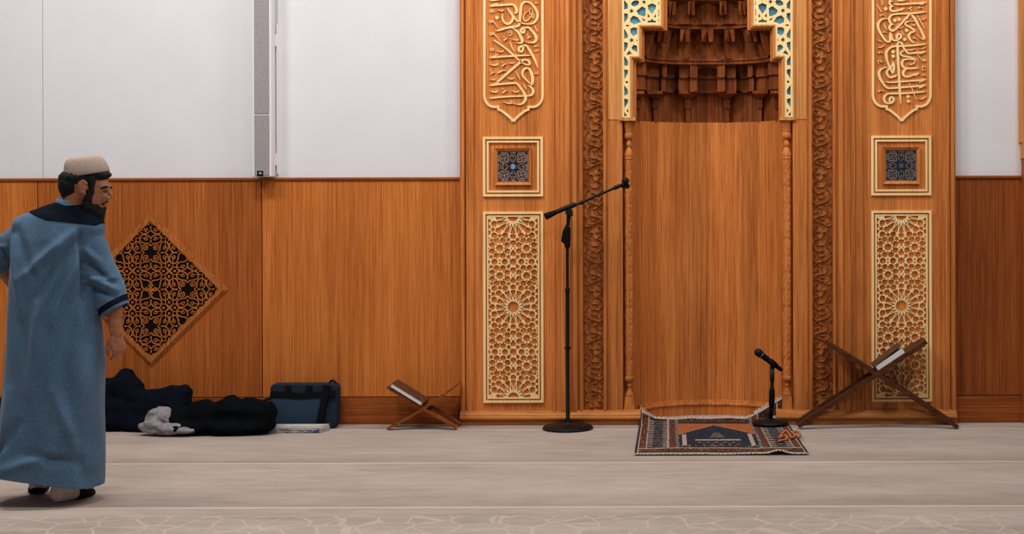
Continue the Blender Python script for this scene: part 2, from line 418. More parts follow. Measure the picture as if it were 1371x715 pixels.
# ---- corner columns
def column(s):
    cx = PX(841.6 - CX) * s; cy = .035
    m = MB(); r0 = .031; z0, z1 = PZ(504, .03), PZ(206, .03); rings = []
    n = 150; seg = 24
    for i in range(n + 1):
        z = z0 + (z1 - z0) * i / n; ring = []
        for k in range(seg):
            th = 2 * PI * k / seg
            u = th / (2 * PI) * 3; w = (z - z0) / .118
            d1 = abs(((u + w) % 1) - .5) * 2; d2 = abs(((u - w) % 1) - .5) * 2
            g = max(0, 1 - (1 - max(d1, d2)) / .22)
            leaf = math.cos(2 * PI * u) * math.cos(2 * PI * w) * .0036
            r = r0 - .009 * g + leaf
            if abs(((w + .5) % 1) - .5) < .06: r -= .003
            ring.append((cx + r * math.cos(th), cy + r * math.sin(th), z))
        rings.append(ring)
    m.loft(rings)
    shaft = smooth_angle(m.build('column', 'wood_board', niche), 50)
    m = MB(); z = lambda py: PZ(py, .03)
    m.lathe((cx, cy, 0), [(.036, z(162)), (.036, z(165)), (.033, z(167)), (.028, z(176)), (.025, z(178)), (.031, z(179)), (.032, z(183)), (.026, z(185.5)), (.012, z(187)), (.017, z(190.5)), (.020, z(192.5)), (.019, z(195)), (.012, z(197)), (.020, z(200)), (.029, z(205)), (.031, z(206.5)), (.033, z(208.5)), (.029, z(210)), (.033, z(212)), (.031, z(213))], 24)
    for k in range(8):
        a = 2 * PI * k / 8; m.ball((cx + .027 * math.cos(a), cy + .027 * math.sin(a), z(168)), (.008, .008, .022), sub=2)
    smooth_angle(m.build('capital', 'wood_board', shaft), 40)
    m = MB()
    m.lathe((cx, cy, 0), [(.031, z(503)), (.034, z(505)), (.033, z(508)), (.022, z(511)), (.012, z(512)), (.013, z(514)), (.019, z(516)), (.013, z(518)), (.012, z(519.5)), (.030, z(527)), (.031, z(529)), (.027, z(530.5))], 24)
    h = .029; hb = .036
    m.hexa([(cx - hb, cy - hb, .095), (cx + hb, cy - hb, .095), (cx + hb, cy + hb, .095), (cx - hb, cy + hb, .095), (cx - h, cy - h, z(530)), (cx + h, cy - h, z(530)), (cx + h, cy + h, z(530)), (cx - h, cy + h, z(530))])
    m.box((cx - .04, cy - .04, 0), (cx + .04, cy + .04, .096))
    smooth_angle(m.build('pedestal', 'wood_board', shaft), 35)
for s in (1, -1): column(s)

# ---- stepped arch screen: pale star tracery over blue tile
def C7(x, y): return (PX(825 + x / 7.947 + .35 - CX), PZ(y / 7.947 - .35))      # crop units, top of the photograph
def star(cx, cy, r, n=6, k=.45, rot=0):
    return [(cx + (r if i % 2 == 0 else r * k) * math.sin(rot + PI * i / n), cy - (r if i % 2 == 0 else r * k) * math.cos(rot + PI * i / n)) for i in range(2 * n)]
def ngon(cx, cy, r, n=7, rot=0): return [(cx + r * math.sin(rot + 2 * PI * i / n), cy - r * math.cos(rot + 2 * PI * i / n)) for i in range(n)]
D = 635.7
holes7 = [[(88, 2), (95, 10), (128, 50), (128, 95), (88, 108)], [(162, 40), (190, 12), (235, 8), (250, 28), (240, 55), (200, 75), (170, 65)],
          star(168, 122, 30), star(300, 28, 28), [(350, -4), (385, 12), (428, -4), (420, -40), (360, -40)], [(340, 60), (385, 40), (428, 60), (425, 95), (385, 155), (345, 105)],
          [(220, 120), (280, 72), (318, 95), (315, 175), (295, 182), (240, 160)], [(88, 145), (128, 150), (130, 195), (92, 245), (88, 245)],
          [(155, 200), (185, 170), (235, 190), (268, 240), (195, 265), (155, 240)], [(270, 195), (318, 215), (300, 232)], [(340, 150), (365, 180), (340, 195)], [(425, 150), (428, 195), (405, 185)],
          [(340, 225), (370, 222), (385, 205), (400, 222), (428, 228), (425, 245), (340, 245)], [(452, 20), (460, 20), (460, 60), (452, 60)], [(452, 105), (460, 105), (460, 180), (452, 180)], [(452, 208), (460, 208), (460, 232), (452, 232)],
          [(100, 278), (120, 265), (150, 277), (125, 288)], [(155, 310), (190, 295), (228, 300), (228, 365), (185, 388), (155, 350)], [(88, 308), (128, 370), (128, 405), (88, 418)],
          star(168, 432, 30), [(228, 420), (228, 448), (216, 435)], [(88, 450), (128, 460), (126, 500), (90, 560), (88, 560)], [(165, 510), (190, 480), (225, 490), (228, 560), (180, 535)],
          [(112, 580), (140, 540), (172, 575), (150, 580), (120, 592)], [(88, 598), (128, 650), (128, 700), (88, 705)],
          [(88, D + 105), (128, D + 112), (128, D + 150), (90, D + 210)], ngon(115, D + 242, 14, 12), [(88, D + 275), (128, D + 325), (128, D + 370), (88, D + 385)], [(88, D + 415), (128, D + 425), (128, D + 460), (88, D + 515)],
          [(130, D + 525), (130, D + 570), (110, D + 545)], [(88, D + 555), (118, D + 600), (88, D + 602)],
          # continuing above the picture
          [(88, -140), (128, -90), (128, -40), (88, -30)], [(165, -90), (230, -110), (250, -60), (200, -30), (165, -45)], [(280, -90), (330, -110), (330, -50), (290, -40)]]
TOPC = -330
scr = [(65, TOPC), (65, D + 618), (150, D + 618), (150, 600), (245, 600), (245, 270), (478, 270), (478, -150), (900, -280), (900, TOPC)]
for s in (1, -1):
    f = lambda q: (C7(*q)[0] * s, C7(*q)[1])
    me = fill_holes([f(q) for q in scr], [[f(q) for q in h] for h in holes7], -.022, .014)
    fr = link('star_tracery', me, 'maple', niche); lab(fr, 'pale pierced star tracery stepping up the arch')
    m = MB(); m.prism_y([f(q) for q in [(67, TOPC), (67, D + 615), (147, D + 615), (147, 597), (242, 597), (242, 267), (476, 267), (476, -150), (900, -278), (900, TOPC)]], -.007, .004)
    M.setdefault('tile', None)
    if M['tile'] is None:
        t = NT('glazed_blue_tile'); n = t.noise(7, t.coords(), 3, .6); n2 = t.noise(120, t.coords(), 2, .5)
        c = t.ramp(t.math('ADD', t.math('MULTIPLY', n, .8), t.math('MULTIPLY', n2, .2)), [(.35, (52, 98, 132)), (.52, (70, 132, 150)), (.7, (92, 158, 160))])
        M['tile'] = t.out(c, .35, .4)
    lab(m.build('tile_backing', 'tile', fr), 'blue-green glazed tile behind the tracery')
    # wooden trim round the stepped opening and the reveal behind it
    m = MB()
    st = [(150, D + 650), (150, 600), (245, 600), (245, 270), (478, 270), (478, -150), (900, -280)]
    for wdt, y0, y1, off in ((16, -.026, .02, 0), (16, -.016, .06, 16)):
        def shift(o):
            return [(150 + o, D + 650), (150 + o, 600 + o), (245 + o, 600 + o), (245 + o, 270 + o), (478 + o, 270 + o), (478 + o, -150 + o * .6), (900, -280 + o)]
        a, b = shift(off), shift(off + wdt)
        poly = a + list(reversed(b)); m.prism_y([f(q) for q in poly], y0, y1)
    m.prism_y([f(q) for q in [(30, D + 618), (30, D + 650), (205, D + 650), (205, D + 618)]], -.020, .10)
    m.prism_y([f(q) for q in [(60, TOPC), (50, TOPC), (50, D + 640), (65, D + 640), (65, TOPC)]], -.026, .01)
    m.build('arch_trim', 'wood_pale', niche)
# solid backing of the screen, so that the vault closes against it
m = MB()
for s in (1, -1):
    f = lambda q: (C7(*q)[0] * s, C7(*q)[1])
    m.prism_y([f(q) for q in [(30, TOPC), (30, D + 648), (212, D + 648), (212, 655), (300, 655), (300, 320), (545, 320), (545, -140), (900, -270), (900, TOPC)]], .012, .075)
m.build('arch_reveal', 'wood_board', niche)

# ---- the stalactite vault: stacked tiers of facets, ledges and hanging blocks
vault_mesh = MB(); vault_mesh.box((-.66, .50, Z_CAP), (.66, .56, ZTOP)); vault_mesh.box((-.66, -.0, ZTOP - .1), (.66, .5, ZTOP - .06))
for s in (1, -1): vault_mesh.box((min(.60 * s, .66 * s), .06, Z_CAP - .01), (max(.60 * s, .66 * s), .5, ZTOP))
vault = vault_mesh.build('stalactite_vault', 'wood_vault_shaded', niche)
def half(pl): return [(-x, y) for x, y in reversed(pl) if x > 1e-6] + [(x, y) for x, y in pl]
def arc(a, b, n, y0=.05): return [(a * math.sin(-PI / 2 + PI * j / n), y0 + b * math.cos(-PI / 2 + PI * j / n)) for j in range(n + 1)]
def wall(m, pl, z0, z1): extrude_plan(m, pl, z0, z1)
def ledge(m, pl, z0, z1, inn, out=.25):      # a shelf following the plan, projecting into the niche
    a = [(x * (1 - inn), .05 + (y - .05) * (1 - inn * 1.1)) for x, y in pl]; b = [(x * (1 + out), .05 + (y - .05) * (1 + out)) for x, y in pl]
    m.loft([[(x, y, z0) for x, y in b], [(x, y, z0) for x, y in a], [(x, y, z1) for x, y in a], [(x, y, z1) for x, y in b]], cap=False, closed=False)
zs = dict(t0=Z_CAP, t1=2.305, t2=2.404, t3=2.492, c3=2.516, t4=2.735, c4=2.757, t5=2.925, c5=2.945)
# tier of brackets
m = MB()
low = half([(.0, .485), (.137, .485), (.372, .375), (.51, .18), (.56, .06)])
wall(m, low, zs['t0'], zs['t1'])
for dx, y, wd in ((-26, .43, 12), (26, .43, 12), (-70, .32, 10), (70, .32, 10), (-93, .16, 9), (93, .16, 9)):
    x = PX(dx, y); w2 = PX(wd, y); zz = lambda py: PZ(py, y)
    def blk(hw, dep, za, zb, hw2=None, dep2=None):
        hw2 = hw if hw2 is None else hw2; dep2 = dep if dep2 is None else dep2
        m.hexa([(x - hw, y - dep, za), (x + hw, y - dep, za), (x + hw, y + .03, za), (x - hw, y + .03, za), (x - hw2, y - dep2, zb), (x + hw2, y - dep2, zb), (x + hw2, y + .03, zb), (x - hw2, y + .03, zb)])
    blk(w2, .085, zz(126.5), zz(122.5))
    blk(w2 * .42, .012, zz(131), zz(126.5), w2 * .92, .075)
    blk(w2 * .34, .014, zz(145), zz(131))
    blk(w2 * .22, .006, zz(163), zz(145))
m.build('vault_tier', 'wood_vault_shaded', vault)
# tier of narrow niches between piers, in two courses
m = MB()
pl = half([(.0, .44), (.066, .44), (.072, .325), (.125, .32), (.130, .365), (.205, .345), (.212, .42), (.288, .39), (.292, .28), (.325, .265), (.33, .31), (.40, .235), (.428, .235), (.432, .10), (.50, .085), (.52, .055)])
wall(m, pl, zs['t1'] + .004, zs['t2'])
pl2 = [(x * .978, y - .013) for x, y in pl]
wall(m, pl2, zs['t2'], zs['t3'])
ledge(m, pl, zs['t1'] - .004, zs['t1'] + .006, .012); ledge(m, pl2, zs['t2'] - .004, zs['t2'] + .005, .014)
# arched heads of the little niches
for dx, y, hw in ((0, .33, .07),):
    m.prism_y([(-hw, zs['t3'] - .002), (-hw, zs['t3'] - .028), (-hw * .55, zs['t3'] - .016), (0, zs['t3'] - .012), (hw * .55, zs['t3'] - .016), (hw, zs['t3'] - .028), (hw, zs['t3'] - .002)], y, y + .07)
m.build('vault_tier', 'wood_vault_shaded', vault)
# cornice
m = MB(); oc = half([(0, .30), (.13, .30), (.25, .26), (.36, .18), (.43, .05)])
ledge(m, oc, zs['t3'], zs['c3'], 0, .42); ledge(m, oc, zs['c3'], zs['c3'] + .012, .03, .3)
m.build('vault_cornice', 'wood_vault_shaded', vault)
# two tiers of kite facets
def kites(m, a0, b0, a1, b1, z0, z1, n, amp, zmid=.5, y0=.05):
    def pt(a, b, j, f, z): ph = -PI / 2 + PI * j / n; return Vector((a * f * math.sin(ph), y0 + b * f * math.cos(ph), z))
    zm = z0 + (z1 - z0) * zmid
    for j in range(n):
        # the bay between pier j and pier j+1: two slopes meet in a fold at its middle
        A0, B0 = pt(a0, b0, j, 1, z0), pt(a0, b0, j + 1, 1, z0)
        A1, B1 = pt(a1, b1, j, 1, z1), pt(a1, b1, j + 1, 1, z1)
        Am, Bm = (A0 + A1) / 2, (B0 + B1) / 2
        C0 = pt(a0, b0, j + .5, 1 + amp * .35, z0); Cm = pt((a0 + a1) / 2, (b0 + b1) / 2, j + .5, 1 + amp, zm); C1 = pt(a1, b1, j + .5, 1 + amp * 1.15, z1 - .02); T = pt(a1, b1, j + .5, 1 + amp * .5, z1)
        q1, q3 = pt(a0, b0, j + .25, 1 + amp * .1, z0), pt(a0, b0, j + .75, 1 + amp * .1, z0)
        for tri in ((A0, q1, Am), (q1, Cm, Am), (q1, C0, Cm), (C0, q3, Cm), (q3, Bm, Cm), (q3, B0, Bm), (Am, Cm, A1), (A1, Cm, C1), (A1, C1, T), (Cm, Bm, B1), (Cm, B1, C1), (C1, B1, T)):
            m.face([m.v(p) for p in tri])
def hang(m, x, y, z0, z1, w, dep, ang):
    R = Matrix.Rotation(ang, 3, 'Z')
    for sgn in (-1, 1):       # a pair of tapering lugs with a notch between
        c = [(sgn * .12 * w, 0, z0), (sgn * .5 * w, -dep * .35, z0), (sgn * .5 * w, dep, z0), (sgn * .12 * w, dep, z0), (sgn * .02 * w, -dep * .55, z1), (sgn * .5 * w, -dep * .55, z1), (sgn * .5 * w, dep, z1), (sgn * .02 * w, dep, z1)]
        if sgn < 0: c = [c[1], c[0], c[3], c[2], c[5], c[4], c[7], c[6]]
        m.hexa([Vector((x, y, 0)) + R @ Vector(p) for p in c])
m = MB()
kites(m, .40, .24, .345, .205, zs['c3'] + .012, zs['t4'], 8, .46)
for dx, y, w in ((0, .245, .080), (31, .225, .068), (-31, .225, .068), (60.5, .12, .085), (-60.5, .12, .085)):
    hang(m, PX(dx, y), y, PZ(56, y), PZ(40, y), w, .06, -math.atan2(PX(dx, y) * .5, .25) * .8)
m.build('vault_tier', 'wood_vault_shaded', vault)
m = MB(); oc = half([(0, .245), (.11, .24), (.21, .20), (.28, .12), (.32, .05)])
ledge(m, oc, zs['t4'], zs['c4'], 0, .35); ledge(m, oc, zs['c4'], zs['c4'] + .008, .03, .3)
m.build('vault_cornice', 'wood_vault_shaded', vault)
m = MB(); kites(m, .30, .165, .25, .145, zs['c4'] + .008, zs['t5'], 6, .5)
for dx, y, w in ((22, .17, .05), (-22, .17, .05), (48, .10, .05), (-48, .10, .05)):
    hang(m, PX(dx, y), y, PZ(20, y), PZ(2, y), w, .05, -math.atan2(PX(dx, y) * .5, .25) * .8)
m.build('vault_tier', 'wood_vault_shaded', vault)
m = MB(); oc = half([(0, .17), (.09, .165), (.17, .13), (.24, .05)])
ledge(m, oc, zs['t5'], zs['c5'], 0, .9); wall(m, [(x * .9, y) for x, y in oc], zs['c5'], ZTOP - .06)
m.build('vault_cornice', 'wood_vault_shaded', vault)

# ---- pale star lattices, tile windows and inscription panels on both flanks
W8 = 10.214
def lattice_pt(x, y): return (648 + x / W8 + .1, 284 + y / W8 - .75)
def petals(cx, cy, pts): return [ngon(cx + x, cy + y, r, 7, rot) for x, y, r, rot in pts]
dom = [[(64, 100), (75, 100), (95, 115), (64, 155)],
       [(108, 150), (125, 130), (160, 130), (172, 155), (165, 185), (140, 200), (112, 188)],
       star(125, 240, 30, 6, .5), ngon(200, 250, 34), [(64, 165), (88, 190), (88, 215), (64, 228)], [(64, 255), (90, 265), (90, 290), (64, 315)],
       ngon(140, 318, 34), star(215, 325, 33, 5, .45), ngon(290, 318, 34), star(335, 380, 30, 6, .45), star(105, 385, 24, 6, .45), star(97, 612, 30, 6, .45), star(335, 612, 30, 6, .45),
       [(66, 345), (84, 348), (66, 365)], [(66, 380), (72, 385), (72, 450), (66, 450)], [(66, 485), (80, 495), (66, 505)], [(66, 530), (72, 530), (72, 590), (66, 590)],
       star(215, 492, 44, 10, .8), [(64, 652), (86, 680), (64, 680)], [(368, 490), (380, 497), (368, 508)], [(385, 462), (392, 478), (378, 476)], [(385, 530), (392, 518), (378, 518)],
       [(205, 660), (215, 650), (225, 660), (215, 668)], [(345, 640), (352, 632), (358, 640), (352, 648)]]
def rays(cy, a0, a1):                       # the sixteen long kites of a great star, with the slots between them
    out = []
    for k in range(32):
        th = k * PI / 16
        if not (a0 - .01 <= th <= a1 + .01): continue
        f = lambda r, d: (398 + r * math.sin(th + d), cy - r * math.cos(th + d))
        if k % 2 == 0: out.append([f(128, 0), f(205, .135), f(226, .12), f(226, -.12), f(205, -.135)])
        else: out.append([f(92, 0), f(120, .06), f(176, .0), f(120, -.06)])
    return [h for h in out]
for a in range(8):
    an = PI / 8 + a * PI / 4; x, y = 215 + 110 * math.sin(an), 492 - 110 * math.cos(an)
    dom.append([(x + 35 * math.sin(an + t) * q, y - 35 * math.cos(an + t) * q) for t, q in ((0, 1.05), (.9, 1.0), (1.75, .95), (2.6, .9), (-2.6, .9), (-1.75, .95), (-.9, 1.0))])
    an = a * PI / 4; x, y = 215 + 72 * math.sin(an), 492 - 72 * math.cos(an)
    dom.append([(x + 13 * math.sin(an + t), y - 13 * math.cos(an + t)) for t in (PI, PI + 2.2, PI - 2.2)])
# figures on the two axes of symmetry are given whole
axis_v = [[], [(398, 305), (430, 320), (425, 350), (398, 367), (371, 350), (366, 320)], [(398, 462), (364, 428), (368, 400), (398, 390), (428, 400), (432, 428)], [(398, 528), (432, 565), (426, 590), (398, 602), (370, 590), (364, 565)]]
axis_h = [ngon(145, 680, 36, 7, PI / 2), ngon(285, 680, 36, 7, -PI / 2)]
mx = lambda h: [(796 - x, y) for x, y in h]
my = lambda h: [(x, 1360 - y) for x, y in h]
burst = [(330, 68), (345, 84), (338, 96), (355, 100), (360, 122), (375, 112), (386, 132), (398, 116), (410, 132), (421, 112), (436, 122), (441, 100), (458, 96), (451, 84), (466, 68)]
quarter = [h for q in dom for h in (q, mx(q))] + [mx(axis_h[0])] * 1 + [mx(axis_h[1])] + axis_h + [burst] + axis_v[1:] + [star(398, 680, 42, 8, .82)]
ontop = [h for h in quarter]
whole = []
for h in ontop:
    ys = [p[1] for p in h]
    if min(ys) < 640 or (max(ys) < 672): whole += [h, my(h)]
    else: whole.append(h) if (min(ys) < 676 and max(ys) > 684) else whole.extend([h, my(h)])
MIDY = 2 * 1296
lower = [[(x, MIDY - y) for x, y in h] for h in whole if h is not burst and min(p[1] for p in h) > 0]
# centre star where the two bursts of the middle meet
allh = []
for h in whole:
    allh.append(h)
for h in lower: allh.append(h)
def is_mid_burst(h): return min(p[1] for p in h) > 1200 and max(p[1] for p in h) < 1400 and min(p[0] for p in h) < 360 and max(p[0] for p in h) > 430
allh = [h for h in allh if not is_mid_burst(h)]
allh += [ngon(112, 1296, 33, 7, PI / 2), ngon(684, 1296, 33, 7, -PI / 2), [(66, 1275), (74, 1296), (66, 1317)], [(730, 1275), (722, 1296), (730, 1317)]]; allh.append(star(398, 1296, 75, 16, .80)); allh += rays(1296, 0, 2 * PI) + rays(68, PI / 2, 1.5 * PI) + rays(MIDY - 68, 0, PI / 2) + rays(MIDY - 68, 1.5 * PI, 2 * PI)
allh.append([(x, MIDY - y) for x, y in burst])
# frames
def ring_y(m, x0, z0, x1, z1, wd, y0, y1, mi=0):
    m.prism_y([(x0, z0), (x1, z0), (x1, z0 + wd), (x0, z0 + wd)], y0, y1, mi); m.prism_y([(x0, z1 - wd), (x1, z1 - wd), (x1, z1), (x0, z1)], y0, y1, mi)
    m.prism_y([(x0, z0 + wd), (x0 + wd, z0 + wd), (x0 + wd, z1 - wd), (x0, z1 - wd)], y0, y1, mi); m.prism_y([(x1 - wd, z0 + wd), (x1, z0 + wd), (x1, z1 - wd), (x1 - wd, z1 - wd)], y0, y1, mi)
U = 10 / F
def flank(s, right):
    off = 1206.6 if right else 687.2                       # axis of the panel in the photograph
    ux, _ = unroll(off, 300); ax = (ux - CX) * U
    def up(px, py): return ((px - 687.2) * U + ax, PZ(py))   # unrolled left-panel pixels -> wall
    # lattice
    zb, zt = PZ(538.2), PZ(282.6)
    m = MB(); ring_y(m, ax - 40.2 * U, zb, ax + 40.2 * U, zt, 3.2 * U, -.016, .0)
    ring_y(m, ax - 35.0 * U, zb + 5.2 * U, ax + 35.0 * U, zt - 5.2 * U, 1.7 * U, -.013, .0)
    fr = lab(m.build('star_lattice', 'maple', niche), 'pale rectangular frame of the star lattice')
    out = [(-34.2 * U + ax, zb + 5.8 * U), (34.2 * U + ax, zb + 5.8 * U), (34.2 * U + ax, zt - 5.8 * U), (-34.2 * U + ax, zt - 5.8 * U)]
    hs = []
    for h in allh:
        q = [up(*lattice_pt(x, y)) for x, y in h]
        cx = sum(p[0] for p in q) / len(q); cz = sum(p[1] for p in q) / len(q)
        rr_ = sum(math.hypot(p[0] - cx, p[1] - cz) for p in q) / len(q); g = 1 + (.92 if rr_ > 1.6 * U else .6) * U / max(rr_, 1.0 * U)
        q = [(cx + (p[0] - cx) * g, cz + (p[1] - cz) * g) for p in q]
        q = [(min(max(p[0], ax - 33.6 * U), ax + 33.6 * U), min(max(p[1], zb + 6.6 * U), zt - 6.6 * U)) for p in q]
        hs.append(q)
    me = fill_holes(out, hs, -.011, .010); link('tracery', me, 'maple', fr)
    # tile window
    zb, zt = PZ(262.3), PZ(182.4); zc = (zb + zt) / 2
    m = MB(); ring_y(m, ax - 40.2 * U, zb, ax + 40.2 * U, zt, 3.2 * U, -.014, 0); ring_y(m, ax - 35 * U, zb + 5.3 * U, ax + 35 * U, zt - 5.3 * U, 2.6 * U, -.012, 0)
    wn = lab(m.build('tile_window', 'maple', niche), 'double pale square frame round the tile window')
    m = MB()
    o, i = 24.5 * U, 20.8 * U
    for (ax0, az0, ax1, az1, bx0, bz0, bx1, bz1) in ((-o, o, o, o, -i, i, i, i), (-o, -o, o, -o, -i, -i, i, -i), (-o, -o, -o, o, -i, -i, -i, i), (o, -o, o, o, i, -i, i, i)):
        pts = [(ax + ax0, -.022, zc + az0), (ax + ax1, -.022, zc + az1), (ax + bx1, -.010, zc + bz1), (ax + bx0, -.010, zc + bz0)]
        back = [(p[0], .03, p[2]) for p in pts]
        m.hexa(pts + back)
    m.build('window_frame', 'wood', wn)
    m = MB(); m.box((ax - i, -.003, zc - i), (ax + i, .028, zc + i)); tb = lab(m.build('window_tile', 'tile_dark', wn), 'dark glazed tile')
    m = MB(); k = i / 215
    def st(pts, w): m.ribbon([(ax + x * k, zc + y * k, w * k) for x, y in pts], -.0045, -.002, steps=4)
    for qx in (-118, 118):
        for qz in (-118, 118):
            a = [(qx + r * math.cos(t * PI / 16), qz + r * math.sin(t * PI / 16)) for t in range(33) for r in [58 + 13 * math.cos(4 * t * PI / 16 + PI)]]
            st(a, 15)
            for t in range(4): st([(qx + 8 * math.cos(t * PI / 2), qz + 8 * math.sin(t * PI / 2)), (qx + 28 * math.cos(t * PI / 2 + .3), qz + 28 * math.sin(t * PI / 2 + .3)), (qx + 42 * math.cos(t * PI / 2 + .9), qz + 42 * math.sin(t * PI / 2 + .9))], 10)
    for t in range(4):
        c, sn = math.cos(t * PI / 2), math.sin(t * PI / 2); R = lambda x, y: (x * c - y * sn, x * sn + y * c)
        for q in (-1, 1):
            st([R(60, 0), R(95, q * 30), R(118, q * 42), R(150, q * 26), R(175, q * 6)], 11); st([R(60, q * 12), R(85, 0), R(118, 0), R(150, q * 10), R(200, q * 40)], 9)
            st([R(205, q * 60), R(190, q * 118), R(205, q * 180)], 12)
        st([R(-210, 205), R(0, 208), R(210, 205)], 9); st([R(0, 200), R(40, 188), R(0, 172), R(-40, 188), R(0, 200)], 8)
    for qx, qz in ((-118, -118), (118, -118), (-118, 118), (118, 118), (180, 20), (190, -40), (150, -60), (0, -190), (10, 195), (-130, 40)):
        m.prism_y([(ax + (qx + x) * k, zc + (qz + y) * k) for x, y in star(0, 0, 17, 4, .6)], -.0042, -.002, 1)
    lab(m.build('tile_pattern', ['tile_beige', 'tile_blue'] if not right else ['tile_pale', 'tile_grey'], tb), 'interlaced pattern on the tile')
    m = MB()
    sq = star(0, 0, 46, 8, .6); m.prism_y([(ax + x * k, zc + y * k) for x, y in sq], -.0050, -.002)
    lab(m.build('tile_star', 'tile_blue' if not right else 'tile_grey', tb), 'star at the middle of the tile')
    # inscription panel: ogee-footed border and raised lettering
    offs = 1164 if right else 645
    def cal(x, y, w=0): 
        ux, uy = unroll(offs + x / 15.883, y / 15.883)
        return ((ux - CX) * U, PZ(uy), w / 15.883 * U)
    c0 = 683 if right else 678; y3 = 635.3 * 3 - (10 if right else 0); lx0 = 72 if right else 60
    edge = [(lx0, -1500), (lx0, -1200), (lx0, y3 - 200), (lx0, y3), (lx0, y3 + 60), (lx0, y3 + 120), (lx0 + 8, y3 + 190), (lx0 + 35, y3 + 255), (lx0 + 85, y3 + 320), (lx0 + 160, y3 + 362), (lx0 + 240, y3 + 369), (c0 - 318, y3 + 366)]
    edge2 = [(c0 - 318, y3 + 345), (c0 - 322, y3 + 425)]
    edge3 = [(c0 - 335, y3 + 418), (c0 - 255, y3 + 450), (c0 - 175, y3 + 508), (c0 - 98, y3 + 572), (c0 - 38, y3 + 632), (c0 - 8, y3 + 678)]
    m = MB()
    for q, e in enumerate((edge[:4], edge[3:], edge2, edge3)):
        for sg in (0, 1):
            pts = [cal(x if not sg else 2 * c0 - x, y, 50) for x, y in e]
            m.ribbon(pts, -.0125 - .0002 * q - .0001 * sg, 0, steps=6 if q in (1, 3) else 1)
    a = cal(c0, y3 + 690); m.prism_y([(a[0], a[1]), cal(c0 - 34, y3 + 650)[:2], cal(c0, y3 + 612)[:2], cal(c0 + 34, y3 + 650)[:2]], -.0124, 0)
    ins = lab(m.build('inscription_panel', 'maple', niche), 'pale ogee-footed border of the inscription')
    m = MB(); zoff = 0
    for pts in (STROKES_R if right else STROKES_L):
        zoff = (zoff + 1) % 12
        m.ribbon([cal(*p) for p in pts], -.0105 - .00008 * zoff, 0, steps=5)
    for (x, y, r) in (DOTS_R if right else DOTS_L):
        m.prism_y([cal(x - r, y - r * .15)[:2], cal(x + r * .1, y - r)[:2], cal(x + r, y + r * .1)[:2], cal(x - r * .1, y + r)[:2]], -.0105, 0)
    lab(m.build('lettering', 'maple', ins), 'raised pale Arabic lettering')
t = NT('dark_glazed_tile'); M['tile_dark'] = t.out(t.ramp(t.noise(60, t.coords(), 3), [(.35, (18, 18, 24)), (.55, (30, 34, 46)), (.7, (40, 56, 84))]), .3, .4)
M['tile_beige'] = plain('beige_glaze', (142, 112, 92), .4, .3, var=.2, scale=80)
M['tile_pale'] = plain('grey_beige_glaze', (112, 98, 90), .4, .3, var=.2, scale=80)
M['tile_blue'] = plain('pale_blue_glaze', (120, 142, 178), .35, .4, var=.2, scale=120)
M['tile_grey'] = plain('grey_blue_glaze', (70, 74, 86), .35, .4, var=.2, scale=120)
r1, r2, r3 = 635.3, 1270.6, 1905.9
def sh(d, pts): return [(p[0], p[1] + d, p[2]) for p in pts]
def ringp(cx, cy, rx, ry, w): return [(cx + rx * math.cos(2 * PI * k / 10), cy + ry * math.sin(2 * PI * k / 10), w) for k in range(11)]
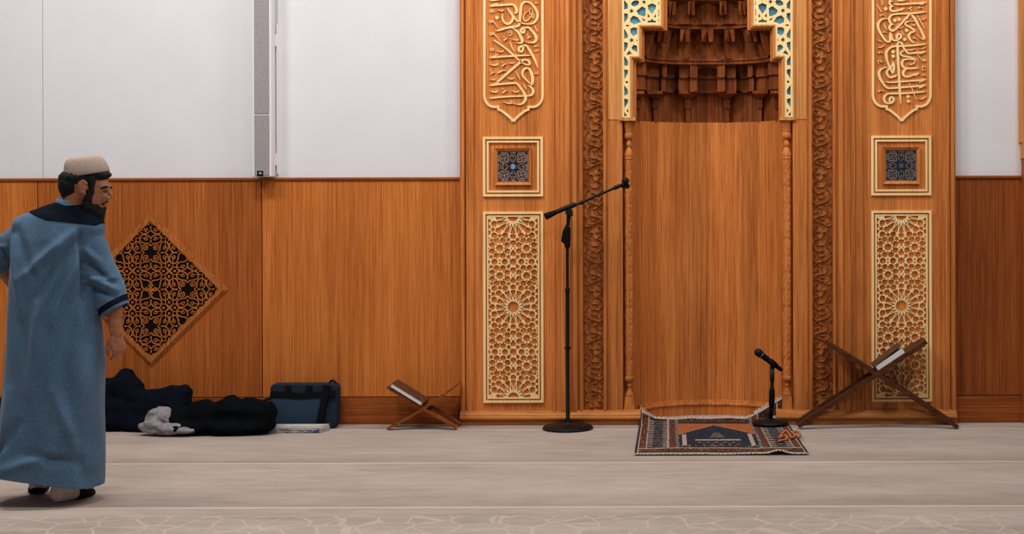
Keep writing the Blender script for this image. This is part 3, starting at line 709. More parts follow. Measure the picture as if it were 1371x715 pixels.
STROKES_L = [
 [(175, 0, 30), (250, 6, 40), (430, -5, 14)],
 [(172, 125, 10), (205, 128, 34), (240, 122, 42), (400, 112, 42), (560, 100, 42), (650, 98, 40), (690, 115, 45), (735, 180, 55), (748, 230, 60), (735, 270, 45), (690, 292, 12)],
 [(345, 68, 6), (320, 85, 24), (280, 98, 34), (230, 112, 20)],
 [(540, 165, 10), (580, 220, 35), (640, 300, 45), (690, 370, 40), (740, 430, 32), (800, 480, 25), (850, 492, 18), (920, 508, 24), (1000, 512, 28), (1090, 495, 40), (1160, 430, 50), (1188, 340, 52), (1175, 240, 50), (1120, 150, 45), (1040, 70, 35), (960, 45, 28), (890, 60, 45), (850, 110, 55), (832, 200, 55), (822, 320, 55), (812, 440, 50), (805, 510, 50), (780, 550, 45), (700, 570, 45), (560, 590, 45), (430, 625, 45), (360, 652, 30), (300, 657, 10)],
 [(457, 285, 6), (445, 350, 30), (455, 430, 40), (500, 490, 40), (560, 510, 45), (620, 480, 45), (660, 420, 50), (668, 350, 50), (645, 300, 30)],
 [(1010, 240, 4), (940, 280, 12), (895, 340, 18), (890, 400, 20), (930, 450, 20), (990, 425, 20), (1050, 360, 20), (1080, 300, 16)],
 [(1055, 165, 6), (1022, 230, 13), (1025, 290, 14), (1060, 320, 16)], [(1055, 165, 6), (1086, 220, 14), (1085, 280, 16), (1060, 320, 14)],
 [(1115, 290, 12), (1112, 370, 14), (1085, 385, 14), (1075, 330, 12)], [(1015, 340, 14), (1010, 362, 14)],
 ringp(222, 240, 34, 22, 18), ringp(198, 467, 30, 20, 16), [(235, 450, 20), (255, 470, 16), (310, 535, 12), (365, 610, 8)], [(225, 455, 14), (245, 435, 10)], [(170, 460, 10), (152, 438, 6)],
 [(335, 210, 6), (380, 228, 18), (440, 235, 22), (468, 218, 14), (455, 200, 6)], [(1120, 75, 6), (1160, 72, 14), (1200, 75, 14)], [(1120, 535, 8), (1150, 600, 16), (1192, 672, 18)],
 [(650, 592, 10), (720, 640, 34), (790, 700, 48), (845, 805, 60), (865, 865, 55), (850, 910, 40), (790, 920, 20), (720, 897, 6)],
 [(930, 600, 46), (875, 608, 50), (840, 645, 52), (850, 685, 48), (890, 695, 48), (912, 655, 42), (925, 610, 36)],
 [(935, 588, 36), (1000, 590, 40), (1060, 645, 45), (1120, 715, 50), (1160, 785, 60), (1165, 845, 55), (1130, 890, 45), (1060, 910, 30), (980, 900, 18), (905, 875, 6)],
 ] + [sh(r1, q) for q in [
 ringp(212, 86, 28, 22, 18), [(245, 85, 20), (275, 105, 18), (330, 160, 14), (380, 230, 10), (425, 280, 6)], [(250, 85, 14), (275, 60, 10)],
 [(560, 40, 12), (600, 25, 14), (640, 35, 14)], [(560, 75, 12), (600, 63, 12), (640, 70, 12)], [(570, 110, 14), (610, 122, 16), (648, 95, 12)], [(640, 30, 12), (645, 60, 12), (648, 100, 12)],
 [(468, 140, 18), (480, 165, 10), (492, 168, 8)], [(470, 228, 35), (500, 205, 28), (530, 190, 16), (568, 185, 6)], [(498, 178, 8), (520, 196, 14)],
 [(650, 195, 6), (700, 215, 18), (760, 220, 22), (778, 205, 12), (745, 192, 6)], [(605, 265, 12), (640, 350, 22), (692, 458, 12)],
 [(968, 100, 20), (985, 130, 10), (1000, 152, 12)], [(975, 185, 35), (1010, 160, 24), (1058, 150, 6)],
 [(900, 345, 40), (840, 352, 45), (795, 390, 50), (795, 440, 48), (850, 462, 42), (875, 430, 42), (885, 380, 42), (900, 348, 36)],
 [(890, 338, 28), (945, 335, 36), (1000, 400, 45), (1060, 500, 50), (1130, 630, 45), (1165, 715, 38), (1202, 822, 6)],
 [(1120, 335, 12), (1130, 355, 14), (1160, 360, 14), (1165, 345, 8), (1175, 358, 12), (1202, 340, 14)], [(1125, 440, 12), (1160, 460, 14), (1200, 435, 14)],
 [(246, 220, 6), (290, 240, 30), (400, 310, 36), (520, 400, 36), (640, 505, 36), (740, 595, 34), (820, 668, 28), (880, 710, 22), (950, 742, 25), (1010, 738, 38), (1022, 710, 50), (1000, 665, 45), (950, 638, 34), (900, 642, 36), (850, 668, 48), (740, 760, 48), (620, 862, 48), (500, 967, 48), (400, 1057, 46), (335, 1102, 40)],
 ringp(225, 418, 32, 23, 20), [(325, 440, 6), (370, 462, 16), (430, 468, 20), (460, 450, 14), (450, 422, 6)],
 [(160, 582, 6), (200, 592, 30), (340, 580, 34), (500, 568, 34), (700, 555, 34), (880, 545, 32), (1000, 545, 22), (1048, 548, 6)], [(338, 528, 6), (310, 548, 22), (220, 582, 22)]]] + [sh(r2, q) for q in [
 [(438, 338, 6), (440, 380, 30), (400, 425, 30)],
 [(168, 95, 6), (230, 115, 20), (310, 118, 26), (342, 95, 18), (318, 68, 6)], [(430, 42, 22), (450, 65, 10)], [(438, 142, 30), (470, 110, 24), (528, 85, 6)], [(460, 80, 8), (490, 98, 12)],
 [(572, 65, 6), (620, 78, 16), (665, 75, 18), (682, 60, 10), (668, 42, 6)], [(185, 212, 18), (190, 240, 8), (222, 268, 10)], [(188, 312, 28), (220, 285, 22), (282, 265, 6)],
 [(342, 285, 22), (390, 258, 30), (440, 235, 22), (528, 238, 6)], [(172, 408, 6), (220, 428, 14), (270, 430, 16), (292, 412, 10), (278, 396, 6)],
 [(538, 375, 6), (590, 405, 16), (650, 410, 22), (688, 392, 12), (662, 375, 6)], [(725, 238, 8), (770, 330, 18), (822, 432, 8)], [(882, 512, 10), (920, 570, 20), (962, 638, 8)], [(1118, 298, 6), (1160, 300, 16), (1200, 300, 14)],
 [(1040, 540, 50), (1075, 500, 55), (1085, 420, 60), (1070, 320, 60), (1040, 240, 50), (1000, 190, 40), (950, 180, 40), (890, 220, 50), (868, 290, 48), (890, 360, 38), (950, 430, 32), (1010, 490, 26), (1050, 525, 18)],
 [(980, 548, 8), (1030, 570, 30), (1075, 610, 45), (1095, 660, 58), (1085, 720, 55), (1050, 755, 40), (980, 770, 32), (850, 773, 30), (600, 783, 32), (400, 795, 34), (230, 815, 34), (165, 818, 12)],
 [(175, 540, 8), (210, 542, 34), (400, 520, 38), (600, 505, 36), (710, 500, 36), (770, 525, 38), (830, 600, 42), (870, 655, 46), (910, 725, 55), (935, 795, 62), (930, 853, 58), (890, 915, 45), (830, 947, 30), (760, 950, 18), (690, 935, 10), (648, 920, 6)],
 [(375, 472, 6), (320, 505, 34), (230, 536, 26)], [(168, 665, 6), (230, 685, 18), (310, 690, 26), (342, 670, 18), (325, 642, 6)], [(450, 612, 22), (470, 640, 10)], [(452, 708, 35), (490, 675, 26), (548, 653, 6)],
 [(638, 660, 6), (700, 685, 18), (770, 685, 22), (792, 665, 12), (755, 652, 6)], [(455, 890, 6), (530, 920, 16), (590, 930, 22), (637, 920, 25), (642, 895, 18), (602, 872, 6)]]]
DOTS_L = [(328, 378, 46)]
STROKES_R = [
 [(575, 0, 18), (640, 15, 36), (720, 10, 30), (795, -12, 15)],
 [(505, 88, 6), (580, 98, 30), (700, 95, 34), (900, 80, 36), (1060, 70, 38), (1150, 55, 40), (1205, 55, 6)], [(1060, 105, 6), (1110, 85, 34), (1170, 60, 30)],
 [(445, 0, 40), (425, 60, 44), (445, 105, 36), (500, 130, 10)], [(440, 20, 30), (505, 42, 6)], [(462, 125, 45), (440, 180, 46), (460, 225, 40), (520, 240, 34), (600, 225, 36), (680, 200, 40), (748, 182, 8)], [(460, 135, 30), (525, 142, 6)], [(640, 215, 20), (690, 218, 14), (715, 200, 10)],
 [(262, 0, 10), (275, 60, 16), (282, 108, 18)], [(162, 98, 8), (200, 170, 18), (248, 252, 18)], [(808, 185, 8), (850, 190, 14), (880, 160, 20), (902, 148, 14)], [(860, 190, 14), (898, 230, 20)],
 [(1022, 165, 14), (1050, 182, 16), (1050, 155, 14), (1090, 165, 10), (1138, 182, 6)],
 [(1200, 255, 14), (1120, 262, 34), (980, 280, 36), (800, 290, 36), (600, 298, 36), (500, 310, 36), (440, 350, 45), (415, 410, 50), (430, 470, 40), (470, 510, 30), (522, 530, 8)],
 [(470, 518, 40), (425, 560, 50), (430, 620, 48), (480, 655, 40), (530, 640, 40), (600, 580, 42), (700, 475, 44), (790, 375, 46), (855, 305, 30)], [(798, 412, 6), (810, 365, 34)], [(480, 515, 25), (522, 530, 8)],
 [(388, 400, 14), (310, 405, 20), (240, 430, 40), (190, 490, 55), (182, 560, 55), (200, 640, 50), (250, 735, 46), (310, 825, 40), (360, 880, 35), (410, 893, 38), (438, 850, 46), (432, 770, 42), (440, 690, 16)],
 [(218, 325, 14), (240, 342, 14), (252, 315, 12), (318, 330, 6)], [(300, 505, 10), (330, 570, 18), (372, 640, 14)], [(612, 595, 6), (670, 600, 16), (718, 562, 12)],
 [(875, 305, 8), (920, 350, 45), (980, 430, 48), (1040, 550, 48), (1100, 660, 50), (1140, 745, 52), (1160, 805, 52), (1150, 838, 28), (1100, 822, 16), (1030, 770, 10), (968, 728, 6)],
 [(1012, 328, 8), (1060, 410, 18), (1120, 520, 18), (1178, 618, 8)], [(1098, 425, 6), (1150, 420, 16), (1202, 378, 14)],
 [(962, 455, 10), (860, 455, 14), (790, 470, 30), (755, 505, 38), (790, 545, 36), (860, 580, 36), (920, 620, 40), (955, 662, 40), (895, 690, 40), (845, 725, 48), (835, 780, 50), (860, 835, 40), (905, 885, 32), (958, 920, 8)],
 [(893, 498, 10), (910, 545, 14), (935, 520, 12), (950, 555, 14), (978, 520, 10)], [(668, 642, 8), (700, 695, 16), (738, 757, 12)]] + [sh(r1, q) for q in [
 [(282, 60, 12), (310, 45, 14), (330, 50, 10), (372, 65, 6)], [(462, 70, 20), (470, 150, 40), (490, 210, 35), (550, 230, 30), (620, 200, 45), (668, 150, 48), (665, 108, 42), (620, 92, 40), (585, 120, 46), (580, 170, 46), (590, 205, 30)],
 [(916, 180, 16), (945, 167, 14), (960, 182, 12), (1012, 200, 6)], [(168, 215, 6), (215, 240, 14), (257, 250, 14), (238, 235, 6)], [(178, 375, 6), (240, 375, 16), (290, 345, 16), (322, 318, 8)],
 [(1200, 305, 10), (1130, 310, 34), (950, 330, 36), (750, 345, 36), (560, 350, 36), (470, 365, 40), (400, 410, 50), (360, 480, 55), (358, 560, 55), (372, 645, 52), (400, 725, 46), (425, 785, 40), (470, 840, 26)],
 [(600, 270, 34), (598, 350, 50), (600, 450, 52), (605, 600, 52), (612, 735, 50), (625, 935, 50), (635, 1135, 50), (645, 1330, 46), (650, 1420, 40), (655, 1500, 25), (668, 1592, 6)],
 [(600, 275, 36), (630, 262, 36), (690, 300, 36), (730, 390, 40), (790, 470, 38), (840, 500, 36), (950, 495, 36), (1080, 480, 38), (1150, 470, 40), (1198, 466, 8)], [(1045, 520, 6), (1090, 500, 32), (1160, 478, 30)],
 [(1005, 415, 6), (940, 410, 14), (900, 430, 20), (820, 430, 16), (730, 445, 20), (670, 480, 36), (665, 525, 36), (720, 560, 32), (800, 575, 34), (900, 595, 36), (960, 630, 32), (998, 648, 8)],
 [(995, 645, 8), (900, 630, 26), (800, 625, 30), (730, 640, 40), (692, 690, 50), (690, 745, 48), (720, 793, 44), (780, 818, 36), (860, 826, 34), (960, 816, 36), (1050, 816, 8)],
 [(1048, 408, 6), (1130, 405, 14), (1198, 362, 14)], [(1008, 512, 8), (1060, 580, 14), (1110, 640, 16), (1150, 655, 22), (1192, 655, 18), (1160, 630, 14), (1110, 652, 12)],
 [(172, 485, 14), (215, 500, 16), (220, 475, 12), (288, 500, 6)], [(178, 645, 18), (190, 690, 16), (202, 730, 8)], [(200, 668, 10), (240, 660, 14), (242, 690, 14), (282, 670, 12)], [(930, 700, 10), (975, 660, 22)]]] + [sh(r2, q) for q in [
 [(812, 95, 6), (880, 105, 18), (940, 80, 22), (978, 48, 6)], [(800, 183, 30), (740, 225, 50), (715, 280, 52), (730, 335, 46), (790, 365, 36), (860, 350, 38), (950, 315, 40), (1020, 300, 36), (1062, 290, 6)], [(968, 355, 6), (1005, 325, 30)],
 [(1108, 150, 12), (1130, 170, 14), (1150, 150, 12), (1192, 160, 14)], [(1112, 222, 14), (1150, 225, 14), (1188, 195, 12)], [(1125, 165, 10), (1120, 215, 10)], [(1102, 15, 14), (1140, 28, 16), (1188, 15, 14)], [(1112, 325, 14), (1140, 335, 16), (1150, 315, 10), (1210, 350, 6)],
 [(485, 32, 8), (508, 80, 36), (518, 150, 46), (508, 230, 50), (492, 295, 22)], [(492, 290, 26), (455, 230, 38), (440, 180, 38), (470, 130, 36), (500, 70, 20)],
 [(435, 170, 36), (380, 230, 50), (370, 290, 48), (400, 350, 45), (450, 378, 40), (520, 355, 40), (560, 335, 34), (590, 328, 8)], [(540, 380, 6), (560, 345, 24)],
 [(420, 165, 12), (330, 172, 18), (260, 195, 36), (205, 250, 58), (200, 320, 58), (225, 400, 55), (280, 490, 48), (340, 570, 40), (400, 605, 36), (500, 605, 34), (700, 590, 34), (900, 575, 34), (1080, 560, 36), (1150, 545, 38), (1200, 543, 6)], [(1035, 615, 6), (1080, 588, 32), (1160, 555, 30)],
 [(330, 468, 8), (400, 482, 26), (520, 478, 30), (700, 465, 32), (900, 450, 34), (1060, 440, 36), (1150, 425, 38), (1205, 428, 6)], [(1040, 490, 6), (1090, 463, 30), (1160, 438, 30)],
 [(845, 500, 12), (870, 550, 16), (905, 620, 16), (940, 715, 16), (995, 855, 10)], [(178, 665, 20), (210, 677, 18), (230, 655, 14), (308, 672, 6)],
 [(1200, 673, 10), (1120, 685, 32), (900, 705, 34), (650, 720, 34), (450, 720, 34), (370, 735, 40), (320, 785, 50), (310, 845, 50), (340, 905, 42), (400, 930, 34), (470, 915, 44), (515, 860, 44), (500, 815, 40), (455, 798, 40), (430, 835, 44), (432, 880, 44), (420, 915, 30)]]] + [sh(r3, q) for q in [
 [(1038, 200, 6), (1110, 205, 16), (1170, 170, 20), (1208, 138, 8)]]]
DOTS_R = [(345, 190, 44), (540, 435, 44), (630, 415, 44), (788, 648, 44), (745, r1 + 205, 44), (500, r1 + 468, 44), (505, r1 + 562, 44), (820, r3 + 152, 44), (828, r3 + 248, 44)]
flank(1, False); flank(-1, True)

# ---- carved arabesque borders: a repeating vine in relief
def vine_unit():
    st = [[(115, 0, 12), (160, 40, 13), (195, 75, 15), (240, 35, 13), (275, -6, 10)], [(78, 35, 8), (105, 85, 14), (130, 115, 16), (150, 150, 22), (215, 155, 18), (225, 135, 8)], [(115, 172, 10), (85, 195, 14), (70, 250, 13), (85, 300, 13), (130, 335, 13), (172, 348, 10)],
          [(170, 345, 10), (235, 362, 16), (275, 335, 12), (282, 320, 8)], [(150, 355, 10), (115, 380, 14), (98, 415, 13), (115, 460, 14), (140, 490, 13), (200, 505, 13), (240, 520, 13), (265, 555, 12), (262, 585, 8)], [(250, 560, 10), (190, 580, 13), (140, 605, 13), (105, 650, 14), (80, 695, 12), (95, 740, 13), (115, 771, 12)],
          [(140, 222, 18), (175, 215, 18), (205, 232, 20), (250, 205, 14), (282, 160, 8)], [(150, 408, 10), (180, 412, 22), (210, 395, 18), (235, 370, 14), (262, 395, 10), (255, 425, 8)], [(215, 640, 8), (245, 615, 12), (265, 650, 12), (240, 690, 14), (195, 680, 8)],
          [(120, 700, 8), (150, 690, 16), (165, 715, 10)], [(60, 350, 8), (75, 365, 16), (82, 385, 8)], [(240, 240, 8), (265, 270, 16), (240, 300, 8)], [(130, 260, 8), (165, 285, 16), (215, 290, 10)], [(60, 100, 6), (85, 120, 14), (70, 145, 8)], [(215, 90, 8), (245, 80, 16), (265, 110, 10), (235, 125, 8)],
          [(60, 480, 6), (85, 520, 12), (70, 560, 8)], [(215, 440, 8), (250, 460, 16), (270, 480, 8)], [(60, 600, 6), (85, 625, 14), (120, 610, 8)], [(140, 540, 8), (175, 545, 16), (205, 530, 8)]]
    return st
PER = 696.0
for s in (1, -1):
    m = MB()
    for rep in range(-1, 8):
        for st in vine_unit():
            q = smooth(st, 3); zt = []
            for p in q:
                py = (p.y + rep * PER) / 8.94; z = PZ(py)
                if z < .104 or z > ZTOP - .02: zt = None; break
                zt.append((Vector((PX(775 + p.x / 8.94 + .7 - CX) * s, 0, z)), p.z / 8.94 * U))
            if not zt: continue
            rings = []
            n = len(zt)
            for i, (c, w) in enumerate(zt):
                t = (zt[min(i + 1, n - 1)][0] - zt[max(i - 1, 0)][0]).normalized(); u = Vector((-t.z, 0, t.x))
                w2 = w * .46
                rings.append([c + u * w2 + Vector((0, .015, 0)), c + u * w2 * .55 + Vector((0, .003, 0)), c + Vector((0, -.004, 0)), c - u * w2 * .55 + Vector((0, .003, 0)), c - u * w2 + Vector((0, .015, 0))])
            m.loft(rings, cap=False, closed=False)
    o = m.build('carved_border', 'wood_carved', niche, smooth_shade=True)
    lab(o, 'carved vine scroll running up the flank')
    # the cut-back ground with small leafwork
    m = MB(); nx, x0, x1 = 16, PX(780.8 - CX), PX(807.2 - CX); nz = 900; rows = []
    for j in range(nz + 1):
        z = .104 + (ZTOP - .13) * j / nz; row = []
        for i in range(nx + 1):
            x = x0 + (x1 - x0) * i / nx
            zz = (z * 1000) % (PER / 8.94 * U * 1000) / 1000
            h = noise.turbulence(Vector((x * 46, zz * 46, 3.1)), 3, False) * .005 + abs(noise.noise(Vector((x * 130, zz * 130, 8)))) * .005
            ed = min(i, nx - i)
            row.append((x * s, .0135 - (h if ed > 0 else 0), z))
        rows.append(row)
    m.loft(rows, cap=False, closed=False)
    m.build('carved_ground', 'wood_carved', o, smooth_shade=True)
# ================================================================ diamond screen on the left wall
dc = P(202.6, 387.4, .03); dk = (10.03) / F       # centre and metres per pixel on that plane
dia = thing('diamond_screen', 'large diamond-shaped carved wooden screen over black on the wall behind the man', 'wall screen', (dc.x, YB - .02, dc.z - 103 * dk))
YD = YB - .018
M['wood_dia'] = wood('screen_teak', (128, 66, 28), (164, 94, 44), (186, 114, 58))
m = MB()
def dring(r0, r1, y0, y1):
    a = [(0, r0), (r0, 0), (0, -r0), (-r0, 0)]; b = [(0, r1), (r1, 0), (0, -r1), (-r1, 0)]
    for i in range(4):
        j = (i + 1) % 4
        m.prism_y([(dc.x + q[0] * dk, dc.z + q[1] * dk) for q in (a[i], a[j], b[j], b[i])], y0, y1)
dring(102.6, 98.5, YD - .008, YD); dring(98.6, 91.5, YD - .018, YD)
m.build('frame', 'wood_dia', dia)
m = MB(); m.prism_y([(dc.x, dc.z + 97 * dk), (dc.x + 97 * dk, dc.z), (dc.x, dc.z - 97 * dk), (dc.x - 97 * dk, dc.z)], YD - .003, YD)
lab(m.build('backing', 'dark_gap', dia), 'black backing behind the fretwork')
# fretwork on a square net of knots, 24.6 px apart
m = MB(); G = 24.6; q11 = 1 / 11.92; cnt = [0]
def dstroke(cx, cy, rot, pts, w, fl=(1, 1)):
    out = []
    for u, v in pts:
        u, v = u * fl[0] * q11, v * fl[1] * q11
        if rot: u, v = -v, u
        x, y = cx + u, cy + v
        out.append((x, y))
    # keep only what lies inside the frame
    runs, cur = [], []
    for p in [Vector((a, b, w * q11)) for a, b in out] if len(out) < 3 else smooth([(a, b, w * .84 * q11) for a, b in out], 4):
        if abs(p.x) + abs(p.y) < 93.5: cur.append(p)
        else:
            if len(cur) > 1: runs.append(cur)
            cur = []
    if len(cur) > 1: runs.append(cur)
    for r in runs:
        cnt[0] = (cnt[0] + 1) % 9
        for i in range(1): m.ribbon([(dc.x + p.x * dk, dc.z + p.y * dk, p.z * dk) for p in r], YD - .012 - cnt[0] * .0001, YD - .004, steps=1)
for i in range(-4, 5):
    for j in range(-4, 5):
        if abs(i) + abs(j) > 4: continue
        cx, cy = i * G, j * G
        if (i + j) % 2:                       # medallion of four scrolls
            rot = (i % 2 != 0)
            for fl in ((1, 1), (1, -1), (-1, 1), (-1, -1)):
                dstroke(cx, cy, rot, [(6, 188), (36, 153), (106, 141), (156, 118), (173, 78), (161, 33), (116, 8), (56, 18), (11, 53), (0, 88)], 20, fl)
                dstroke(cx, cy, rot, [(240, 58), (170, 58), (100, 60), (72, 52), (52, 66)], 13, fl); dstroke(cx, cy, rot, [(88, 60), (102, 82), (64, 92), (46, 74)], 15, fl); dstroke(cx, cy, rot, [(70, 40), (84, 60)], 20, fl)
            for f in (1, -1):
                dstroke(cx, cy, rot, [(0, 70 * f), (0, 136 * f)], 15); dstroke(cx, cy, rot, [(-14, 112 * f), (14, 112 * f)], 14)
                dstroke(cx, cy, rot, [(116 * f, 0), (152 * f, 0)], 14)
                for d in (0, 1): dstroke(cx, cy, rot, [(184 * f, 0), (224 * f, 0)], 34)
        elif i % 2:                           # crossing
            for f in (1, -1): dstroke(cx, cy, 0, [(-50, -50 * f), (50, 50 * f)], 26)
        else:
            crossy = (i // 2 + j // 2) % 2 == 0
            for a in range(4):
                rot = a % 2; f = 1 if a < 2 else -1
                if crossy:
                    dstroke(cx, cy, rot, [(0, 0), (0, 62 * f)], 30); dstroke(cx, cy, rot, [(-34, 52 * f), (0, 92 * f), (34, 52 * f)], 20); dstroke(cx, cy, rot, [(0, 80 * f), (0, 112 * f)], 20); dstroke(cx, cy, rot, [(-22, 0), (-22, 50 * f)], 10)
            if not crossy:
                for fx in (1, -1):
                    for fy in (1, -1):
                        dstroke(cx, cy, 0, [(52 * fx, 104 * fy), (50 * fx, 72 * fy), (66 * fx, 50 * fy), (100 * fx, 50 * fy), (120 * fx, 76 * fy), (116 * fx, 120 * fy), (76 * fx, 118 * fy), (52 * fx, 104 * fy)], 17)
                        dstroke(cx, cy, 0, [(70 * fx, 84 * fy), (96 * fx, 84 * fy)], 26)
lab(m.build('fretwork', 'wood_dia', dia), 'interlaced wooden fretwork')

# ================================================================ column loudspeaker
sx0, sx1 = P(336.5, 100, -.09).x, P(361.8, 100, -.09).x
ys0 = YB - .125; zb = PZ(235, ys0)
spk = thing('column_loudspeaker', 'tall slim white column loudspeaker with grey grille on the white wall', 'loudspeaker', ((sx0 + sx1) / 2, YB, zb))
m = MB(); m.box((sx0, ys0, zb), (sx1, YB - .02, 3.4), bev=.006); m.box((sx0 - .003, ys0 + .012, zb + .004), (sx0 + .004, ys0 + .03, 3.4)); m.box((sx1 - .004, ys0 + .012, zb + .004), (sx1 + .003, ys0 + .03, 3.4))
m.build('cabinet', 'white_paint', spk)
t = NT('perforated_grille'); 
bw = t.node('ShaderNodeTexVoronoi', feature='F1'); bw.inputs['Scale'].default_value = 1; t.link(t.coords((190, 190, 190)), bw.inputs['Vector'])
t.b.inputs['Base Color'].default_value = s2l((140, 135, 136)); M['grille'] = t.out(t.ramp(bw.outputs['Distance'], [(.25, (126, 121, 122)), (.6, (156, 150, 151))]), .6, .3)
gx0, gx1 = P(340.4, 100, ys0).x, P(360.4, 100, ys0).x; zsm = PZ(151.5, ys0)
for a, b in ((PZ(233, ys0), zsm - .005), (zsm + .004, 3.39)):
    m = MB(); m.box((gx0, ys0 - .005, a), (gx1, ys0 + .01, b), bev=.002); lab(m.build('grille', 'grille', spk), 'grey perforated grille')
m = MB(); bx, bz = P(348.7, 229.5, ys0).x, PZ(230.8, ys0); m.box((bx - .0205, ys0 - .0085, bz - .019), (bx + .0205, ys0 - .004, bz + .019), bev=.001)
bd = lab(m.build('badge', 'black_rubber', spk), 'small black square badge')
m = MB(); m.prism_y([(bx - .010, bz - .003), (bx + .012, bz - .003), (bx + .009, bz + .008), (bx + .002, bz + .011), (bx - .006, bz + .009)], ys0 - .0092, ys0 - .008); m.build('badge_mark', 'badge_mark', bd)
for zz_ in (zb + .08, 2.6):
    m = MB(); m.box((sx0 + .02, YB - .03, zz_), (sx1 + .006, YB, zz_ + .08)); m.build('mounting_bracket', 'white_paint', spk)
m = MB(); cxx = P(370.6, 100, YB).x; m.box((cxx, YB - .012, zb + .02), (cxx + .010, YB, 2.75), bev=.002)
tag(m.build('cable_duct', 'white_paint'), 'thin white cable duct beside the column loudspeaker', 'cable duct')

# ================================================================ tall microphone stand with boom
YS = -.19; ks = (10 + YS) / F
def S(px, py, y=YS): return P(px, py, y)
base = S(760.3, 574)
mst = thing('microphone_stand', 'tall black microphone stand with round base and slanting boom', 'microphone stand', (base.x, YS, 0))
m = MB(); m.lathe((base.x, YS, 0), [(.150, 0), (.168, .003), (.170, .012), (.160, .022), (.120, .028), (.03, .034), (.02, .045)], 48); smooth_angle(m.build('base', 'black_metal', mst), 40)
m = MB(); z1 = S(760, 300).z; zj = S(760, 392).z
m.lathe((base.x, YS, 0), [(.0165, .03), (.0165, .07), (.0135, .075), (.0135, zj), (.0155, zj + .002), (.0155, zj + .03), (.0105, zj + .035), (.0105, z1)], 20)
zr = S(760, 466).z; m.lathe((base.x, YS, zr), [(.0135, -.008), (.022, -.006), (.022, .006), (.0135, .008)], 20)
smooth_angle(m.build('pole', 'black_metal', mst), 40)
m = MB(); zc0, zc1 = S(760, 329).z, S(760, 304).z
m.lathe((base.x, YS, 0), [(.012, zc0 - .02), (.020, zc0), (.022, (zc0 + zc1) / 2), (.020, zc1), (.012, zc1 + .008)], 16)
m.prism_y([(S(751, 322).x, S(751, 323).z), (S(757.5, 328).x, S(757, 328).z), (S(760, 328).x, S(760, 328).z), (S(760, 304).x, S(760, 304).z), (S(755, 306).x, S(755, 306).z), (S(753.6, 310).x, S(753, 310).z)], YS - .016, YS + .016, bev=.005)
smooth_angle(m.build('clutch', 'black_rubber', mst), 40)
jt = S(762, 284.6)
m = MB(); m.lathe((jt.x, YS - .03, jt.z), [(.001, -.002), (.022, 0), (.024, .012), (.016, .02), (.016, .045), (.024, .05), (.022, .064)], 20, axis=(0, 1, 0))
m.tube([S(760.5, 302), S(760.8, 295), jt, S(761.2, 280)], [.011, .013, .017, .014], 12); m.ball(S(765.5, 287.5, YS - .03), .010)
smooth_angle(m.build('joint', 'black_metal', mst), 45)
bdir = (S(829, 248) - S(745, 283)).normalized(); p0 = S(729.5, 291); yb = Vector((0, -.005, 0))
def along(px, py): return S(px, py) + yb
m = MB(); m.tube([along(730, 290.5), along(733, 289), along(747, 283)], [.0225, .023, .0145], 16); m.build('counterweight', 'black_rubber', mst, smooth_shade=True)
m = MB(); m.tube([along(745.5, 283.6), along(759, 278), along(770.8, 273.6)], [.0165, .0165, .0165], 14); m.tube([along(746, 283.4), along(778, 271.5), along(831, 248.2)], .0088, 12)
m.tube([along(776.5, 272.3), along(778.5, 271.4), along(781.5, 270.2)], [.013, .0145, .011], 14); m.tube([along(821, 252.6), along(824, 251.3), along(834, 247)], [.010, .0145, .0115], 14)
smooth_angle(m.build('boom', 'black_metal', mst), 45)
cl = S(838.5, 249.3); m = MB(); m.tube([cl + Vector((-.03, -.005, -.001)), cl], [.010, .013], 12); m.tube([cl + Vector((.006, -.07, .002)), cl + Vector((.006, -.03, .0)), cl + Vector((.006, .02, -.002))], [.0165, .0185, .016], 14)
smooth_angle(m.build('microphone_clip', 'black_rubber', mst), 45)
mh = S(837.2, 242.2, YS - .07); ax = Vector((-.004, -1, .10)).normalized()
mic = thing('microphone', 'black handheld microphone clipped to the end of the tall boom', 'microphone', mh)
def micro(parent, head, axis, body=.165, r=.0245):
    axis = axis.normalized(); m = MB()
    m.lathe(head, [(.001, r), (r * .55, r * .85), (r * .9, r * .45), (r, 0), (r * .96, -r * .5), (r * .84, -r * .95)], 20, axis=axis); m.build('grille_head', 'black_metal', parent, smooth_shade=True)
    m = MB(); m.lathe(head, [(r * .80, -r * .95), (r * .90, -r * 1.0), (r * .90, -r * 1.2), (r * .80, -r * 1.3)], 20, axis=axis); lab(m.build('grille_collar', 'collar_steel', parent, smooth_shade=True), 'dull steel collar ring')
    m = MB(); m.lathe(head, [(r * .78, -r * 1.25), (r * .72, -r * 2.2), (r * .46, -body), (r * .40, -body - .003), (.001, -body - .004)], 20, axis=axis); smooth_angle(m.build('handle', 'black_rubber', parent), 45)
M['collar_steel'] = plain('collar_steel', (92, 84, 78), .4, .5, .6)
micro(mic, mh, ax, .15)

